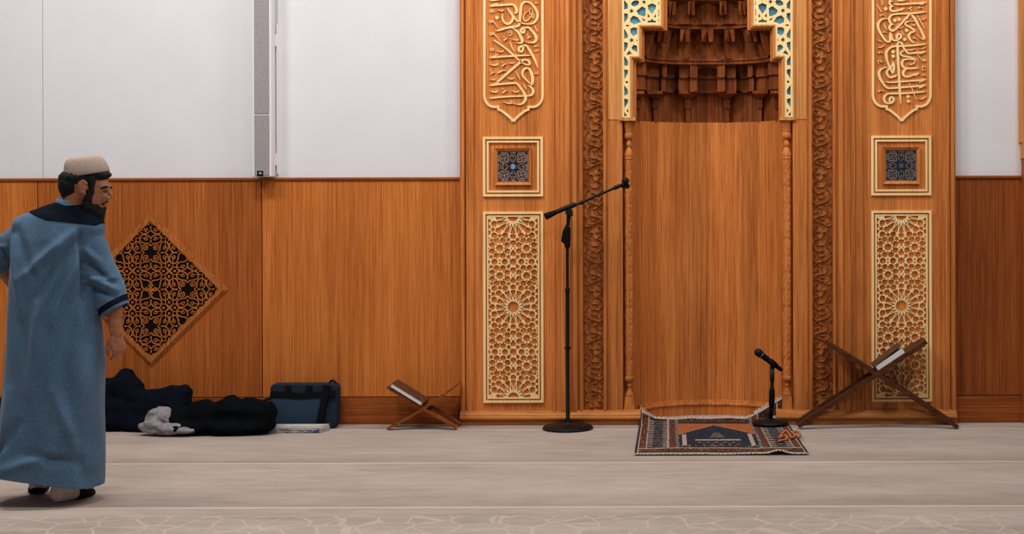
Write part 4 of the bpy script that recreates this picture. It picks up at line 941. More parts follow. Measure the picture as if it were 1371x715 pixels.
# ================================================================ small desk stand with microphone on the rug
YM = -.15; bs = P(1031.5, 566, YM); ZR = .0205
dst = thing('desk_microphone_stand', 'short black microphone stand with heavy base standing on the patterned rug', 'microphone stand', (bs.x, YM, ZR))
m = MB(); m.lathe((bs.x, YM, ZR), [(.105, 0), (.122, .003), (.124, .014), (.112, .026), (.04, .034), (.02, .044)], 40); smooth_angle(m.build('base', 'black_metal', dst), 40)
q = lambda px, py: P(px, py, YM)
m = MB(); pts = [Vector((bs.x, YM, .04)), q(1033, 545), q(1033.6, 520), q(1033.8, 492)]
m.tube(pts, [.0145, .0135, .0125, .0120], 16); m.tube([q(1033.8, 512), q(1033.8, 509), q(1033.8, 494)], [.012, .0155, .0145], 14); m.build('pole', 'black_metal', dst, smooth_shade=True)
m = MB(); m.tube([q(1033, 546), q(1033.1, 542), q(1033.3, 538), q(1033.6, 526), q(1033.7, 522), q(1033.7, 519)], [.013, .0195, .0205, .0195, .018, .012], 16); m.build('clutch', 'black_rubber', dst, smooth_shade=True)
m = MB(); m.tube([q(1033.8, 494), q(1034.2, 489), q(1035, 486)], [.014, .017, .016], 14); m.tube([q(1027.5, 481.5), q(1033, 485), q(1040, 490.5)], [.017, .022, .018], 16); m.build('microphone_clip', 'black_rubber', dst, smooth_shade=True)
hd = q(1015.3, 472.0); ta = q(1046.6, 495.6)
mic2 = thing('microphone', 'black handheld microphone tilted on the short stand in front of the niche', 'microphone', hd)
micro(mic2, hd, hd - ta, (hd - ta).length, .0275)

# ================================================================ folding book stands (seen end-on)
def board(m, a, b, th, y0, y1, bow=0.0, n=8, t0=0.0, t1=1.0):
    a, b = Vector(a), Vector(b); d = b - a; nn = Vector((-d.z, 0, d.x)).normalized()
    if nn.z < 0: nn = -nn
    r = []
    for i in range(n + 1):
        t = t0 + (t1 - t0) * i / n; c = a + d * t + nn * bow * math.sin(PI * t); h = th * (.5 if 0 < i < n else .42)
        r.append([(c + nn * h).xz, (c - nn * h).xz])
    rings = [[Vector((p[0].x, y0, p[0].y)), Vector((p[0].x, y1, p[0].y)), Vector((p[1].x, y1, p[1].y)), Vector((p[1].x, y0, p[1].y))] for p in r]
    m.loft(rings)
def book_stand(name, label, a1, a2, b1, b2, tx, th, y0, y1, mat, bows):
    bx = (a2[0] + b2[0]) / 2; pa, pb = P(*a2, y0), P(*b2, y0)
    root = thing(name, label, 'book stand', ((pa.x + pb.x) / 2, (y0 + y1) / 2, 0))
    for kk, (u, l, bow) in enumerate(((a1, a2, bows[0]), (b1, b2, bows[1]))):
        y0 += .0015 * kk
        U_, L_ = P(*u, y0), P(*l, y0); L_.z = max(L_.z, th * .36)
        m = MB(); w = y1 - y0
        board(m, U_, L_, th, y0, y1, bow, t0=0, t1=tx + .06)
        board(m, U_, L_, th * 1.05, y0 + .002, y0 + w * .24, bow, t0=tx + .06, t1=1.0); board(m, U_, L_, th * 1.05, y1 - w * .24, y1 - .002, bow, t0=tx + .06, t1=1.0)
        bmesh.ops.remove_doubles(m.b, verts=m.b.verts, dist=1e-5)
        smooth_angle(m.build('leaf', mat, root), 40)
    return root
book_stand('book_stand', 'low wooden folding book stand carrying a thick brown book, against the left wall', (517.5, 518.5), (611, 573.5), (610.8, 516.5), (518, 574.5), .54, .017, -.235, -.03, 'wood_stand', (.0, -.014))
book_stand('book_stand', 'large dark folding book stand with crossed legs at the right of the niche', (1108.5, 461), (1283, 574.5), (1241, 458), (1069, 571.5), .50, .030, -.25, -.04, 'wood_stand_dark', (.008, .0))
def book(label, spine, edge, up, th, y0, y1, cover_lift=0.0):
    # a closed book lying on a slanting leaf: spine corner, far edge and thickness in the end-on plane
    s, e = Vector(spine), Vector(edge); d = (e - s); n = Vector((-d.z, 0, d.x)).normalized()
    if n.z < 0: n = -n
    root = thing('book', label, 'book', (s.x, (y0 + y1) / 2, min(s.z, e.z)))
    du = d.normalized(); ct = .006
    m = MB()
    def slab(mm, p0, p1, q0, q1, ya, yb, bev=.0015):     # p: start low/high offsets along n, q: along d
        c = []
        for z_ in (p0, p1):
            for (dd, y) in ((q0, ya), (q1, ya), (q1, yb), (q0, yb)): c.append(s + du * dd + n * z_ + Vector((0, y - s.y, 0)))
        mm.hexa(c, bev=bev)
    L = d.length
    slab(m, 0, ct, 0, L, y0, y1); slab(m, 0, th, -.004, .004, y0, y1)
    a = [s + du * 0 + n * (th - ct), s + du * L + n * (th - ct + cover_lift), s + du * L + n * (th + cover_lift), s + du * 0 + n * th]
    m.hexa([a[0] + Vector((0, y0 - s.y, 0)), a[1] + Vector((0, y0 - s.y, 0)), a[1] + Vector((0, y1 - s.y, 0)), a[0] + Vector((0, y1 - s.y, 0)), a[3] + Vector((0, y0 - s.y, 0)), a[2] + Vector((0, y0 - s.y, 0)), a[2] + Vector((0, y1 - s.y, 0)), a[3] + Vector((0, y1 - s.y, 0))], bev=.0015)
    lab(m.build('cover', 'leather', root), 'brown hard cover')
    m = MB(); slab(m, ct, th - ct, .006, L - .006, y0 + .004, y1 - .004); lab(m.build('pages', 'paper', root), 'white page block')
    return root
yb0 = -.245
book('thick brown hardback book lying shut on the low wooden stand', P(563.5, 544.5, yb0), P(521, 518.5, yb0), 1, .036, yb0, -.055)
book('brown hardback book with white page edges lying on the large dark stand', P(1175.5, 497.8, yb0), P(1213.5, 472.7, yb0), 1, .046, yb0, -.05, .018)

# ================================================================ prayer rug
RY0, RY1 = -1.215, .13
NU, NV = 150, 190
def rug_pt(u, v):
    xl = P(849.5, 610, RY0).x + (P(857, 563, RY1).x - P(849.5, 610, RY0).x) * v
    xr = P(1082.5, 609, RY0).x + (P(1052, 563, RY1).x - P(1082.5, 609, RY0).x) * min(v / .93, 1)
    x = xl + (xr - xl) * u; y = RY0 + (RY1 - RY0) * v
    z = .009 + .004 * noise.noise(Vector((u * 5, v * 6, 2))) 
    # back edge sags, right rear corner folds up against the jamb, left rear corner lifts
    c = max(0, (u - .72) / .28); d = max(0, (v - .885) / .115); z += .165 * (c ** 1.2) * (d ** .9); y -= .045 * c * d
    c = max(0, 1 - u / .10); d = max(0, (v - .80) / .20); z += .060 * c * d; y -= .03 * c * d
    w = math.exp(-((u - .83) / .05) ** 2) * math.exp(-(v / .03) ** 2); z += .020 * w
    z += .012 * math.exp(-((v - .97) / .03) ** 2) * (.5 + .5 * math.sin(u * 23))
    return Vector((x, y, z))
RC = dict(brown=(66, 34, 18), rust=(116, 58, 22), dark=(26, 20, 20), cream=(150, 132, 118), grey=(84, 74, 70), navy=(12, 20, 36), orange=(150, 80, 30), blue=(34, 58, 88))
def rug_col(u, v):
    n = noise.noise(Vector((u * 60, v * 60, 1))); n2 = noise.noise(Vector((u * 140, v * 90, 5)))
    uu = min(u, 1 - u)
    if uu < .012: return 'dark'
    if uu < .020: return 'cream'
    if v < .012: return 'cream'
    if v < .055: return 'brown' if n < .15 else 'dark'
    if v < .115: return 'rust' if n > .25 else ('cream' if n2 > .45 else 'dark' if n < -.15 else 'brown')
    if v < .135: return 'cream' if n2 > -.25 else 'grey'
    if uu < .060: return 'rust' if n > .2 else 'brown' if n > -.35 else 'dark'
    if uu < .068: return 'cream' if n2 > -.3 else 'grey'
    if uu < .190:
        if v > .93: return 'dark' if n < .1 else 'brown'
        s = math.sin(v * 112 + n * .5)
        mid = abs(uu - .128) < .03
        return 'dark' if s < .0 else 'navy' if mid and n > .1 else 'grey' if s < .6 or mid else 'cream'
    if uu < .197: return 'cream' if n2 > -.3 else 'grey'
    if uu < .243: return 'rust' if n > .25 else 'brown' if n > -.4 else 'dark'
    if uu < .258: return 'grey' if n > -.1 else 'cream' if n > -.3 else 'dark'
    if v > .90: return 'grey' if n > .28 else 'brown' if n > -.05 else 'dark'
    if v > .84: return 'dark' if n < .3 else 'brown'
    if v < .175: return 'dark' if n < .1 else 'brown'
    if v < .20: return 'cream' if (n > .2) else 'dark'
    # field: arch of the niche
    edge = .80 - (abs(u - .5) / .242) * .30
    saw = .012 * (1 if int(abs(u - .5) * 90) % 2 else -1)
    if v > edge + saw + .012: return 'orange' if n > -.3 else 'rust'
    if v > edge + saw: return 'cream' if int(abs(u - .5) * 90) % 2 else 'navy'
    if abs(abs(u - .5) - .205) < .012 and v < .52: return 'cream' if n > -.45 else 'grey'
    if abs(u - .5) < .14 and .335 < v < .37: return 'cream' if n2 > -.45 else 'navy'
    if abs(u - .5) < .135 and .22 < v < .335: return 'grey' if math.sin((u - .5) * 120) * math.sin(v * 60) > .25 else 'navy'
    if abs(u - .5) < .05 - (v - .42) * .25 and .42 < v < .56: return 'grey' if n > -.25 else 'navy'
    return 'navy' if n < .42 else 'blue'
names = list(RC); m = MB(); grid = [[m.v(rug_pt(i / NU, j / NV)) for i in range(NU + 1)] for j in range(NV + 1)]
for j in range(NV):
    for i in range(NU): m.face([grid[j][i], grid[j][i + 1], grid[j + 1][i + 1], grid[j + 1][i]], names.index(rug_col((i + .5) / NU, (j + .5) / NV)))
ext = bmesh.ops.extrude_face_region(m.b, geom=list(m.b.faces)); 
for g in ext['geom']:
    if isinstance(g, bmesh.types.BMVert): g.co.z += .007
for k, c in RC.items(): M['rug_' + k] = plain('rug_wool_' + k, c, .95, .05, var=.3, scale=220, sheen=.1)
rc = rug_pt(.5, .5)
rug = thing('prayer_rug', 'dark patterned prayer rug with a navy arch, rumpled in front of the niche', 'rug', (rc.x, rc.y, 0))
m.build('pile', ['rug_' + k for k in names], rug, smooth_shade=True)
m = MB(); rnd = random.Random(3)
for i in range(230):
    u = (i + rnd.random()) / 230; p = rug_pt(u, .998) + Vector((0, 0, .006)); a = Vector((rnd.uniform(-.02, .02), rnd.uniform(.03, .075), rnd.uniform(-.004, .012)))
    if u > .78: a = Vector((rnd.uniform(-.02, .01), .012, rnd.uniform(.016, .030)))
    if u < .04: a = Vector((rnd.uniform(-.01, .02), .02, .024))
    e = p + a; e.z = max(e.z, .006)
    m.tube([p - Vector((0, .01, 0)), p + a * .5 + Vector((0, 0, .004)), e], [.0042, .0036, .0022], 5)
for i in range(120):
    u = i / 120; p = rug_pt(u, 0) + Vector((0, 0, .004)); m.tube([p + Vector((0, .004, 0)), p + Vector((rnd.uniform(-.006, .006), -.012, -.003))], [.004, .003], 5)
M['fringe'] = plain('fringe_cotton', (186, 172, 158), .9, .1, var=.1)
fr = lab(m.build('fringe', 'fringe', rug), 'white cotton fringe'); fr['kind'] = 'stuff'
# string of amber beads on the right edge of the rug
m = MB(); bp = [(1041, 591), (1046, 590), (1052, 588.5), (1054, 585), (1048, 584), (1044, 586), (1049, 579), (1053, 577), (1057, 582), (1060, 586), (1064, 584), (1062, 579), (1066, 578), (1070, 580), (1071, 584), (1068, 586)]
pts = smooth([(x, y, 0) for x, y in bp], 4)
def onfloor(px, py, z):
    x, y = unroll(px, py); d = F * (CAMZ - z) / (y - HY); return Vector(((x - CX) * d / F, CAMY + d, z))
beads = [onfloor(p.x, p.y, .026) for p in pts]
m.tube(beads, .0025, 6)
acc = 0
for a, b in zip(beads, beads[1:]):
    acc += (b - a).length
    if acc > .016: m.ball(b, .0098, sub=2); acc = 0
bd = m.build('prayer_beads', 'amber', None, smooth_shade=True); tag(bd, 'string of amber-coloured beads lying on the right edge of the rug', 'prayer beads')

# ================================================================ bags and coats along the left wall
def heap(blobs, voxel, amp, freq, seed, it=6, flat=True):
    m = MB()
    for c, r in blobs: m.ball(c, r, sub=3)
    me = remesh(m, voxel, it, .6); me.update()
    ns = [v.normal.copy() for v in me.vertices]
    for v, n in zip(me.vertices, ns):
        p = v.co * freq + Vector((seed, 0, 0)); warp = Vector((noise.noise(p * .7), noise.noise(p * .7 + Vector((9, 0, 0))), 0)) * .9
        r = 1 - abs(noise.noise(Vector((p.x * .8, p.y * 1.0, p.z * 1.7)) + warp)) * 2; r2 = 1 - abs(noise.noise(Vector((p.x * 1.9 + p.z, p.y * 1.4, p.z * 1.2 + 7)) + warp)) * 2
        v.co += n * (amp * (r - .4) + amp * .35 * (r2 - .4) + amp * .12 * noise.noise(p * 4.1))
        if flat and v.co.z < .004: v.co.z = .003
    return me
def at(px, py, y): return P(px, py, y)
k0 = 1 / 201.0
y = -.165
me = heap([(at(158, 556, y), (.17, .12, .15)), (at(165, 520, y), (.10, .09, .11)), (at(167, 508, y), (.062, .07, .075)), (at(180, 522, y), (.055, .08, .09)), (at(140, 524, y), (.085, .10, .09)), (at(205, 548, y), (.17, .10, .135)), (at(232, 540, y), (.12, .09, .125)), (at(246, 527, y), (.052, .08, .060)), (at(125, 556, y), (.11, .12, .15)), (at(205, 568, y - .02), (.24, .12, .08))], .022, .016, 6.5, 1, it=4)
tag(link('coat', me, 'navy_cloth', None, True), 'dark navy padded coat heaped on the floor below the diamond screen', 'coat')
y = -.345
me = heap([(at(240, 562, y), (.09, .095, .085)), (at(275, 558, y), (.14, .10, .115)), (at(308, 553, y), (.12, .10, .115)), (at(338, 556, y), (.13, .10, .115)), (at(356, 557, y), (.070, .10, .10)), (at(232, 548, y + .03), (.06, .07, .05)), (at(298, 572, y - .04), (.36, .10, .055)), (at(240, 573, y - .06), (.09, .10, .04))], .020, .016, 7.0, 5, it=4)
tag(link('coat', me, 'black_cloth', None, True), 'black coat heaped on the floor, its sleeve against the blue bag', 'coat')
y = -.43
me = heap([(at(213, 561, y + .02), (.085, .045, .066)), (at(197, 573, y + .01), (.062, .045, .038)), (at(226, 574, y - .02), (.11, .05, .036)), (at(218, 556, y + .05), (.06, .04, .055)), (at(246, 576, y - .03), (.075, .04, .018)), (at(208, 571, y), (.08, .05, .05))], .006, .014, 11, 9, it=3)
tag(link('shirt', me, 'grey_cloth', None, True), 'crumpled pale grey garment under the edge of the black coat', 'clothing')
# pile at the left edge of the photograph, half hidden by the robe
y = -.25
me = heap([(at(-12, 556, y), (.12, .12, .10)), (at(0, 548, y), (.05, .08, .07)), (at(6, 532, y), (.022, .03, .05)), (at(-25, 545, y), (.10, .1, .13))], .010, .014, 9, 14)
tag(link('bag', me, 'black_cloth', None, True), 'black soft bag at the far left edge behind the man in blue', 'bag')
me = heap([(at(-3, 570, y - .14), (.045, .04, .035)), (at(-18, 572, y - .14), (.06, .05, .03))], .008, .010, 14, 20)
tag(link('cloth', me, 'grey_cloth', None, True), 'pale crumpled cloth by the black bag at the far left edge', 'cloth')

# blue laptop bag, leaning on the wall
yb = -.02; T = math.radians(4)
bl, br, bt, bb = P(363, 540, -.10).x, P(453.5, 540, -.10).x, P(400, 512.5, -.06).z, 0.0
bag = thing('laptop_bag', 'dark blue laptop bag standing against the wall, black straps across its front', 'bag', ((bl + br) / 2, -.09, 0))
def rr(x0, x1, z0, z1, r, n=5):
    out = []
    for cx, cz, a0 in ((x1 - r, z1 - r, 0), (x0 + r, z1 - r, PI / 2), (x0 + r, z0 + r, PI), (x1 - r, z0 + r, 3 * PI / 2)):
        for k in range(n + 1): a = a0 + PI / 2 * k / n; out.append((cx + r * math.cos(a), cz + r * math.sin(a)))
    return out
def lean(y, z): return y + z * math.tan(T) 
def pad(m, x0, x1, z0, z1, r, yf, yk, puff, mi=0):
    rings = []
    for t, ins in ((0, .0), (.15, -.006), (.5, -.008), (.85, -.006), (1, 0)):
        yy = yf + (yk - yf) * t; rings.append([Vector((x, lean(yy, z), z)) for x, z in rr(x0 + ins * 0 + (.006 if t in (0, 1) else 0), x1 - (.006 if t in (0, 1) else 0), z0 + (.006 if t in (0, 1) else 0), z1 - (.006 if t in (0, 1) else 0), r)])
    m.loft(rings, mi)
m = MB(); pad(m, bl, br, .004, bt, .035, -.150, -.045, 0); b_ = m.build('body', 'bag', bag); smooth_angle(b_, 50)
m = MB(); pad(m, bl + .015, br - .095, .012, bt - .085, .018, -.166, -.145, 0); lab(smooth_angle(m.build('front_pocket', 'bag_pocket', bag), 50), 'lighter blue front pocket')
m = MB()
def strip(pts, w, off, y):
    for a, b in zip(pts, pts[1:]):
        a, b = Vector(a), Vector(b); d = (b - a).normalized(); n = Vector((-d.y, d.x)) * w / 2
        c = [(a - n), (b - n), (b + n), (a + n)]
        m.hexa([Vector((p.x, lean(y - off, p.y), p.y)) for p in c] + [Vector((p.x, lean(y + .006, p.y), p.y)) for p in c])
zt_ = bt
strip([(bl + .01, zt_ - .064), (br - .24, zt_ - .078), (br - .012, zt_ - .060)], .036, .022, -.150)
strip([(bl + .128, zt_ - .01), (bl + .122, zt_ - .066)], .034, .020, -.150); strip([(bl + .272, zt_ - .012), (bl + .262, zt_ - .066)], .034, .020, -.150)
strip([(br - .068, zt_ - .006), (br - .115, .02)], .042, .026, -.150)
lab(m.build('webbing', 'black_rubber', bag), 'black webbing straps')
m = MB(); m.tube(smooth([(br - .075, lean(-.1, bt), bt - .01), (br - .055, lean(-.1, bt), bt + .016), (br - .03, lean(-.1, bt), bt + .008), (br - .005, lean(-.1, bt), bt - .035)], 5), .0065, 8); m.ball((br - .05, lean(-.1, bt), bt + .016), (.012, .012, .008)); m.build('carry_ring', 'black_rubber', bag, smooth_shade=True)
m = MB(); m.tube(smooth([(bl + .005, lean(-.12, .2), bt - .10), (bl - .04, -.13, bt - .115), (bl - .09, -.18, .11), (bl - .10, -.22, .09)], 5), .008, 8)
m.build('shoulder_strap', 'black_rubber', bag, smooth_shade=True)
# magazines lying in front of the bag
ym0, ym1 = -.335, -.235
mc = [P(359, 577.5, ym0), P(427, 577.5, ym0), P(441.5, 571.5, ym1 + .02), P(367, 571.5, ym1 + .02)]
def slab4(nm, label, c, z0, z1, mats, inset=0.0, cat='magazine', edge=True):
    root = thing(nm, label, cat, ((c[0].x + c[2].x) / 2, (c[0].y + c[2].y) / 2, z0), 'magazines by the blue bag')
    ce = sum(c, Vector()) / 4
    def quad(z, k): return [Vector((ce.x + (p.x - ce.x) * k, ce.y + (p.y - ce.y) * k, z)) for p in c]
    m = MB(); m.hexa(quad(z0 + .0012, .985) + quad(z1 - .0012, .985)); m.build('pages', mats[1], root)
    m = MB(); m.hexa(quad(z0, 1) + quad(z0 + .0014, 1)); m.hexa(quad(z1 - .0014, 1) + quad(z1, 1))
    q0, q1 = quad(z0, 1), quad(z1, 1); m.hexa([q0[0], q0[1], q0[1] + Vector((0, .003, 0)), q0[0] + Vector((0, .003, 0)), q1[0], q1[1], q1[1] + Vector((0, .003, 0)), q1[0] + Vector((0, .003, 0))])
    m.build('cover', mats[0], root)
    return root
def cover_mat(nm, stops, sc):
    t = NT(nm); return t.out(t.ramp(t.noise(1, t.coords(sc), 2, .6), stops), .35, .4)
M['mag_a'] = cover_mat('glossy_cover_blue', [(.36, (40, 36, 36)), (.46, (176, 170, 168)), (.56, (54, 84, 118)), (.66, (40, 60, 90))], (12, 2, 40))
M['mag_b'] = cover_mat('glossy_cover_pale', [(.40, (120, 112, 110)), (.5, (212, 206, 202)), (.62, (74, 104, 138))], (9, 3, 40))
M['mag_c'] = cover_mat('glossy_cover_white', [(.35, (190, 182, 178)), (.6, (216, 208, 202))], (8, 8, 50))
zz = 0.001
for nm, lb, h, mats, sft in (('magazine', 'bottom magazine of the small stack before the blue bag', .016, ('mag_a', 'paper'), 0), ('magazine', 'middle magazine of the small stack before the blue bag', .013, ('mag_b', 'paper'), .004), ('magazine', 'pale top magazine of the small stack before the blue bag', .012, ('mag_c', 'paper'), -.002)):
    o = slab4(nm, lb, [p + Vector((sft, 0, 0)) for p in mc], zz, zz + h, mats); zz += h + .0004
# ================================================================ the man in the blue robe, seen from behind, head turned to the right
YP = -2.50; KP = (10 + YP) / F
def Q(px, py, dy=0.0):                       # photograph pixel on the man's plane, dy metres nearer (-) or farther (+)
    v = P(px, py, YP); return Vector((v.x, YP + dy, v.z))
man = thing('person', 'man in a long blue robe and pale cap walking away with his head turned right', 'person', (Q(70, 660).x, YP, 0))
def skin_mat():
    t = NT('skin'); n = t.noise(40, t.coords(), 3, .6)
    c = t.ramp(n, [(.3, (140, 88, 60)), (.7, (172, 112, 80))]); t.b.inputs['Subsurface Weight'].default_value = .08; t.b.inputs['Subsurface Radius'].default_value = (.01, .004, .002)
    return t.out(c, .5, .3)
M['skin'] = skin_mat()
def robe_mat(nm, lo, mid, hi):
    t = NT(nm); f = t.noise(1, t.coords((230, 230, 230)), 3, .75); w = t.noise(1, t.coords((260, 260, 900)), 2, .6); g = t.noise(1, t.coords((900, 900, 200)), 2, .6)
    a = t.math('ADD', t.math('MULTIPLY', f, .4), t.math('ADD', t.math('MULTIPLY', w, .3), t.math('MULTIPLY', g, .3)))
    c = t.ramp(a, [(.38, lo), (.5, mid), (.62, hi)]); t.bump(a, .12, .001); return t.out(c, .9, .08, sheen=.15)
M['robe'] = robe_mat('blue_chambray', (48, 70, 91), (74, 101, 127), (106, 135, 160))
M['collar_blue'] = robe_mat('collar_chambray', (70, 104, 138), (90, 126, 160), (112, 148, 180))
M['navy'] = plain('navy_trim', (14, 20, 31), .9, .08, var=.2, scale=300)
M['hair'] = plain('black_hair', (12, 12, 13), .7, .25, var=.35, scale=160, bump=.5)
t = NT('knit_cap'); wv = t.node('ShaderNodeTexWave', bands_direction='DIAGONAL'); wv.inputs['Scale'].default_value = 46; wv.inputs['Distortion'].default_value = 1.2; t.link(t.coords((1, 1, 1.2)), wv.inputs['Vector'])
t.bump(wv.outputs['Fac'], .7, .004); M['cap'] = t.out(t.ramp(wv.outputs['Fac'], [(.1, (150, 128, 116)), (.6, (186, 166, 154))]), .95, .05)
M['sock'] = plain('white_sock', (206, 190, 180), .9, .1, var=.06, scale=60)
M['eyewhite'] = plain('eye', (60, 48, 42), .3, .5)
M['sole'] = plain('black_sole', (24, 22, 23), .8, .2)

# ---- head frame: drawn in profile, turned a little away from the camera
HT = math.radians(14); HC = Q(115, 248, .0)
def H(px, py, s=0.0):                        # s: towards the camera side (the man's right)
    f = (px - 115) * KP / math.cos(HT)
    return Vector((HC.x + f * math.cos(HT) + s * math.sin(HT), HC.y + f * math.sin(HT) - s * math.cos(HT), Q(115, py).z))
HR = Matrix.Rotation(HT, 3, 'Z')
kp = KP
def ell(m, px, py, s, rx, rs, rz, tilt=0.0): m.ball(H(px, py, s), (rx * kp, rs, rz * kp), rot=HR @ Matrix.Rotation(tilt, 3, 'Y'), sub=3)

def limb(m, pts, seg=14):                    # (point, radius) joints, tapering tube
    p = smooth([(a.x, a.y, a.z) for a, r in pts], 5); rr_ = [r for a, r in pts]
    n = len(p); rad = []
    for i in range(n):
        t = i / (n - 1) * (len(rr_) - 1); k = min(int(t), len(rr_) - 2); rad.append(rr_[k] + (rr_[k + 1] - rr_[k]) * (t - k))
    m.tube(p, rad, seg)
    m.ball(p[0], rad[0], sub=2); m.ball(p[-1], rad[-1], sub=2)
# ---- one continuous body
m = MB()
ell(m, 112, 243, 0, 28.5, .076, 27)                              # skull
ell(m, 126, 262, 0, 17, .060, 25, .15)                           # face
ell(m, 135, 252, 0, 9.5, .056, 15)                               # forehead and cheeks
ell(m, 129, 281, 0, 8, .040, 8)                                 # jaw
ell(m, 140.8, 251.4, .026, 5, .024, 2.8, .1); ell(m, 140.8, 251.4, -.026, 5, .024, 2.8, .1)   # brow ridge
m.tube([H(141.6, 251), H(144.0, 257.5), H(145.8, 262.2)], [.008, .0095, .0105], 12); m.ball(H(145.3, 263.4), .0105)   # nose
ell(m, 142.3, 265.6, .012, 2.6, .008, 2.2); ell(m, 142.3, 265.6, -.012, 2.6, .008, 2.2)
ell(m, 139.8, 273.0, 0, 2.8, .018, 1.4); ell(m, 138.8, 276, 0, 2.8, .019, 1.8)    # lips
ell(m, 136, 262.5, .036, 7, .016, 6); ell(m, 136, 262.5, -.036, 7, .016, 6)       # cheekbones
for s in (1, -1):                                                # ears
    ec = H(114, 251, .076 * s)
    for k in range(10):
        a = -PI * .62 + k / 9 * PI * 1.45
        m.ball(H(114.3 - 5.4 * math.cos(a) + .2, 250.2 - 7.6 * math.sin(a) * 1.08, (.083 - .004 * math.cos(a)) * s), .0068, sub=2)
    m.ball(H(114.2, 250.5, .080 * s), (.020, .008, .032), rot=HR, sub=2); m.ball(H(116.2, 259.2, .080 * s), (.010, .007, .012), sub=2); m.ball(H(114.5, 251, .077 * s), (.014, .006, .022), rot=HR, sub=2); m.ball(H(119.2, 252, .080 * s), (.007, .006, .010), sub=2)
limb(m, [(H(104, 258), .062), (Q(98, 272), .064), (Q(88, 290), .075)])
m.loft([[Vector((Q(c, py).x + a * kp * math.cos(t), YP + b * math.sin(t), Q(c, py).z)) for t in [2 * PI * k / 28 for k in range(28)]] for py, c, a, b in ((283, 86, 18, .06), (298, 80, 36, .078), (322, 76, 42, .092), (370, 74, 40, .095), (420, 72, 42, .10), (470, 72, 44, .11), (500, 72, 40, .11))])
# right arm, hanging and slightly bent
SHR, ELR, WRR = Q(118, 318, .01), Q(146, 388, .02), Q(157.5, 446, -.02)
limb(m, [(SHR, .045), (Q(131, 350, .015), .042), (ELR, .040), (Q(152.5, 412, 0), .042), (Q(155.5, 432, -.01), .036), (WRR, .031)])
# left arm, swung forward of the body
SHL, ELL, WRL = Q(36, 318, .01), Q(-12, 352, .08), Q(18, 418, .24)
limb(m, [(SHL, .045), (Q(8, 332, .03), .042), (ELL, .042), (Q(-3, 372, .13), .042), (Q(8, 398, .19), .036), (WRL, .030)])
def hand(m, wrist, along, out, thumb_side, curl, scale=1.0):
    # along: wrist to knuckles; out: the back of the hand; thumb_side: towards the thumb
    a = along.normalized(); o = (out - a * out.dot(a)).normalized(); t = a.cross(o); t = t if t.dot(thumb_side) > 0 else -t
    k = scale
    pl = .088 * k; pr = []
    for f, w, h in ((-.1, .027, .023), (.15, .030, .021), (.5, .038, .0185), (.8, .042, .0165), (1.0, .040, .0145), (1.08, .034, .011)):
        c = wrist + a * pl * f
        pr.append([c + t * w * k * math.cos(q) * (1 if True else 1) + o * h * k * math.sin(q) for q in [2 * PI * j / 16 for j in range(16)]])
    m.loft(pr)
    for i, (off, ln) in enumerate(((.030, .072), (.010, .081), (-.010, .076), (-.029, .060))):
        p = wrist + a * pl * (.93 - .06 * abs(i - 1)) + t * off * k; d = a.copy(); pts = [(p, .0100 * k)]
        ang = curl * (.55 + .14 * i)
        for j, (sg, r) in enumerate(((.46, .0094), (.30, .0086), (.24, .0076))):
            d = d * math.cos(ang * (.8, 1.25, .8)[j]) - o * 0 + (-o) * math.sin(ang * (.8, 1.25, .8)[j]) if j == 0 else (Matrix.Rotation(ang * (.8, 1.25, .8)[j], 3, t) @ d if (Matrix.Rotation(.1, 3, t) @ a).dot(-o) > a.dot(-o) else Matrix.Rotation(-ang * (.8, 1.25, .8)[j], 3, t) @ d)
            p = p + d * ln * k * sg; pts.append((p, r * k))
        limb(m, pts, 10)
    p = wrist + a * .022 * k + t * .026 * k; d1 = (a * .72 + t * .55 - o * .35).normalized(); d2 = (a * .92 + t * .12 - o * .35).normalized(); d3 = (a * .95 - t * .08 - o * .35).normalized()
    p1 = p + d1 * .036 * k; p2 = p1 + d2 * .032 * k; p3 = p2 + d3 * .024 * k
    limb(m, [(p, .0150 * k), (p1, .0118 * k), (p2, .0104 * k), (p3, .0080 * k)], 10)
hand(m, WRR, Q(162, 470, -.015) - WRR, Vector((.80, -.60, .1)), Vector((-.55, -.6, 0)), .85)
hand(m, WRL, Q(40, 436, .30) - WRL, Vector((-.3, .5, .6)), Vector((.2, .2, .8)), .5)
# legs and feet inside the robe
RF, LF = Q(82, 664, -.02), Q(42, 660, .12)
def foot(m, heel, d, lift, L=.225):
    d = d.normalized(); sd = Vector((-d.y, d.x, 0)); rings = []
    for f, w, h0, h1 in ((-.02, .014, .028, .062), (.02, .030, .008, .085), (.18, .036, .0, .098), (.38, .036, .0, .090), (.62, .043, .0, .062), (.82, .043, .0, .044), (.95, .034, .003, .032), (1.0, .018, .008, .024)):
        c = heel + d * L * f; rise = lift * max(0, 1 - f / .72); ring = []
        for j in range(16):
            q = 2 * PI * j / 16; ring.append(c + sd * w * math.cos(q) + Vector((0, 0, rise + (h0 + h1) / 2 + (h1 - h0) / 2 * math.sin(q))))
        rings.append(ring)
    m.loft(rings); return rings
rh = Vector((P(75, 668, -2.56).x, -2.56, 0)); rd = Vector((.38, .925, 0)); lh = Vector((Q(42, 660).x, -2.44, 0)); ld = Vector((-.36, .93, 0))
foot(m, rh, rd, .0); foot(m, lh, ld, .028)
limb(m, [(Q(88, 470), .088), (Q(88, 560), .058), (rh + rd * .055 + Vector((0, .0, .30)), .052), (rh + rd * .045 + Vector((0, 0, .075)), .036)])
limb(m, [(Q(56, 470), .088), (Q(54, 560, .03), .058), (lh + ld * .06 + Vector((0, 0, .34)), .052), (lh + ld * .04 + Vector((0, 0, .12)), .036)])
me = remesh(m, .0042, 3, .5)
body = link('body', me, 'skin', man, True)

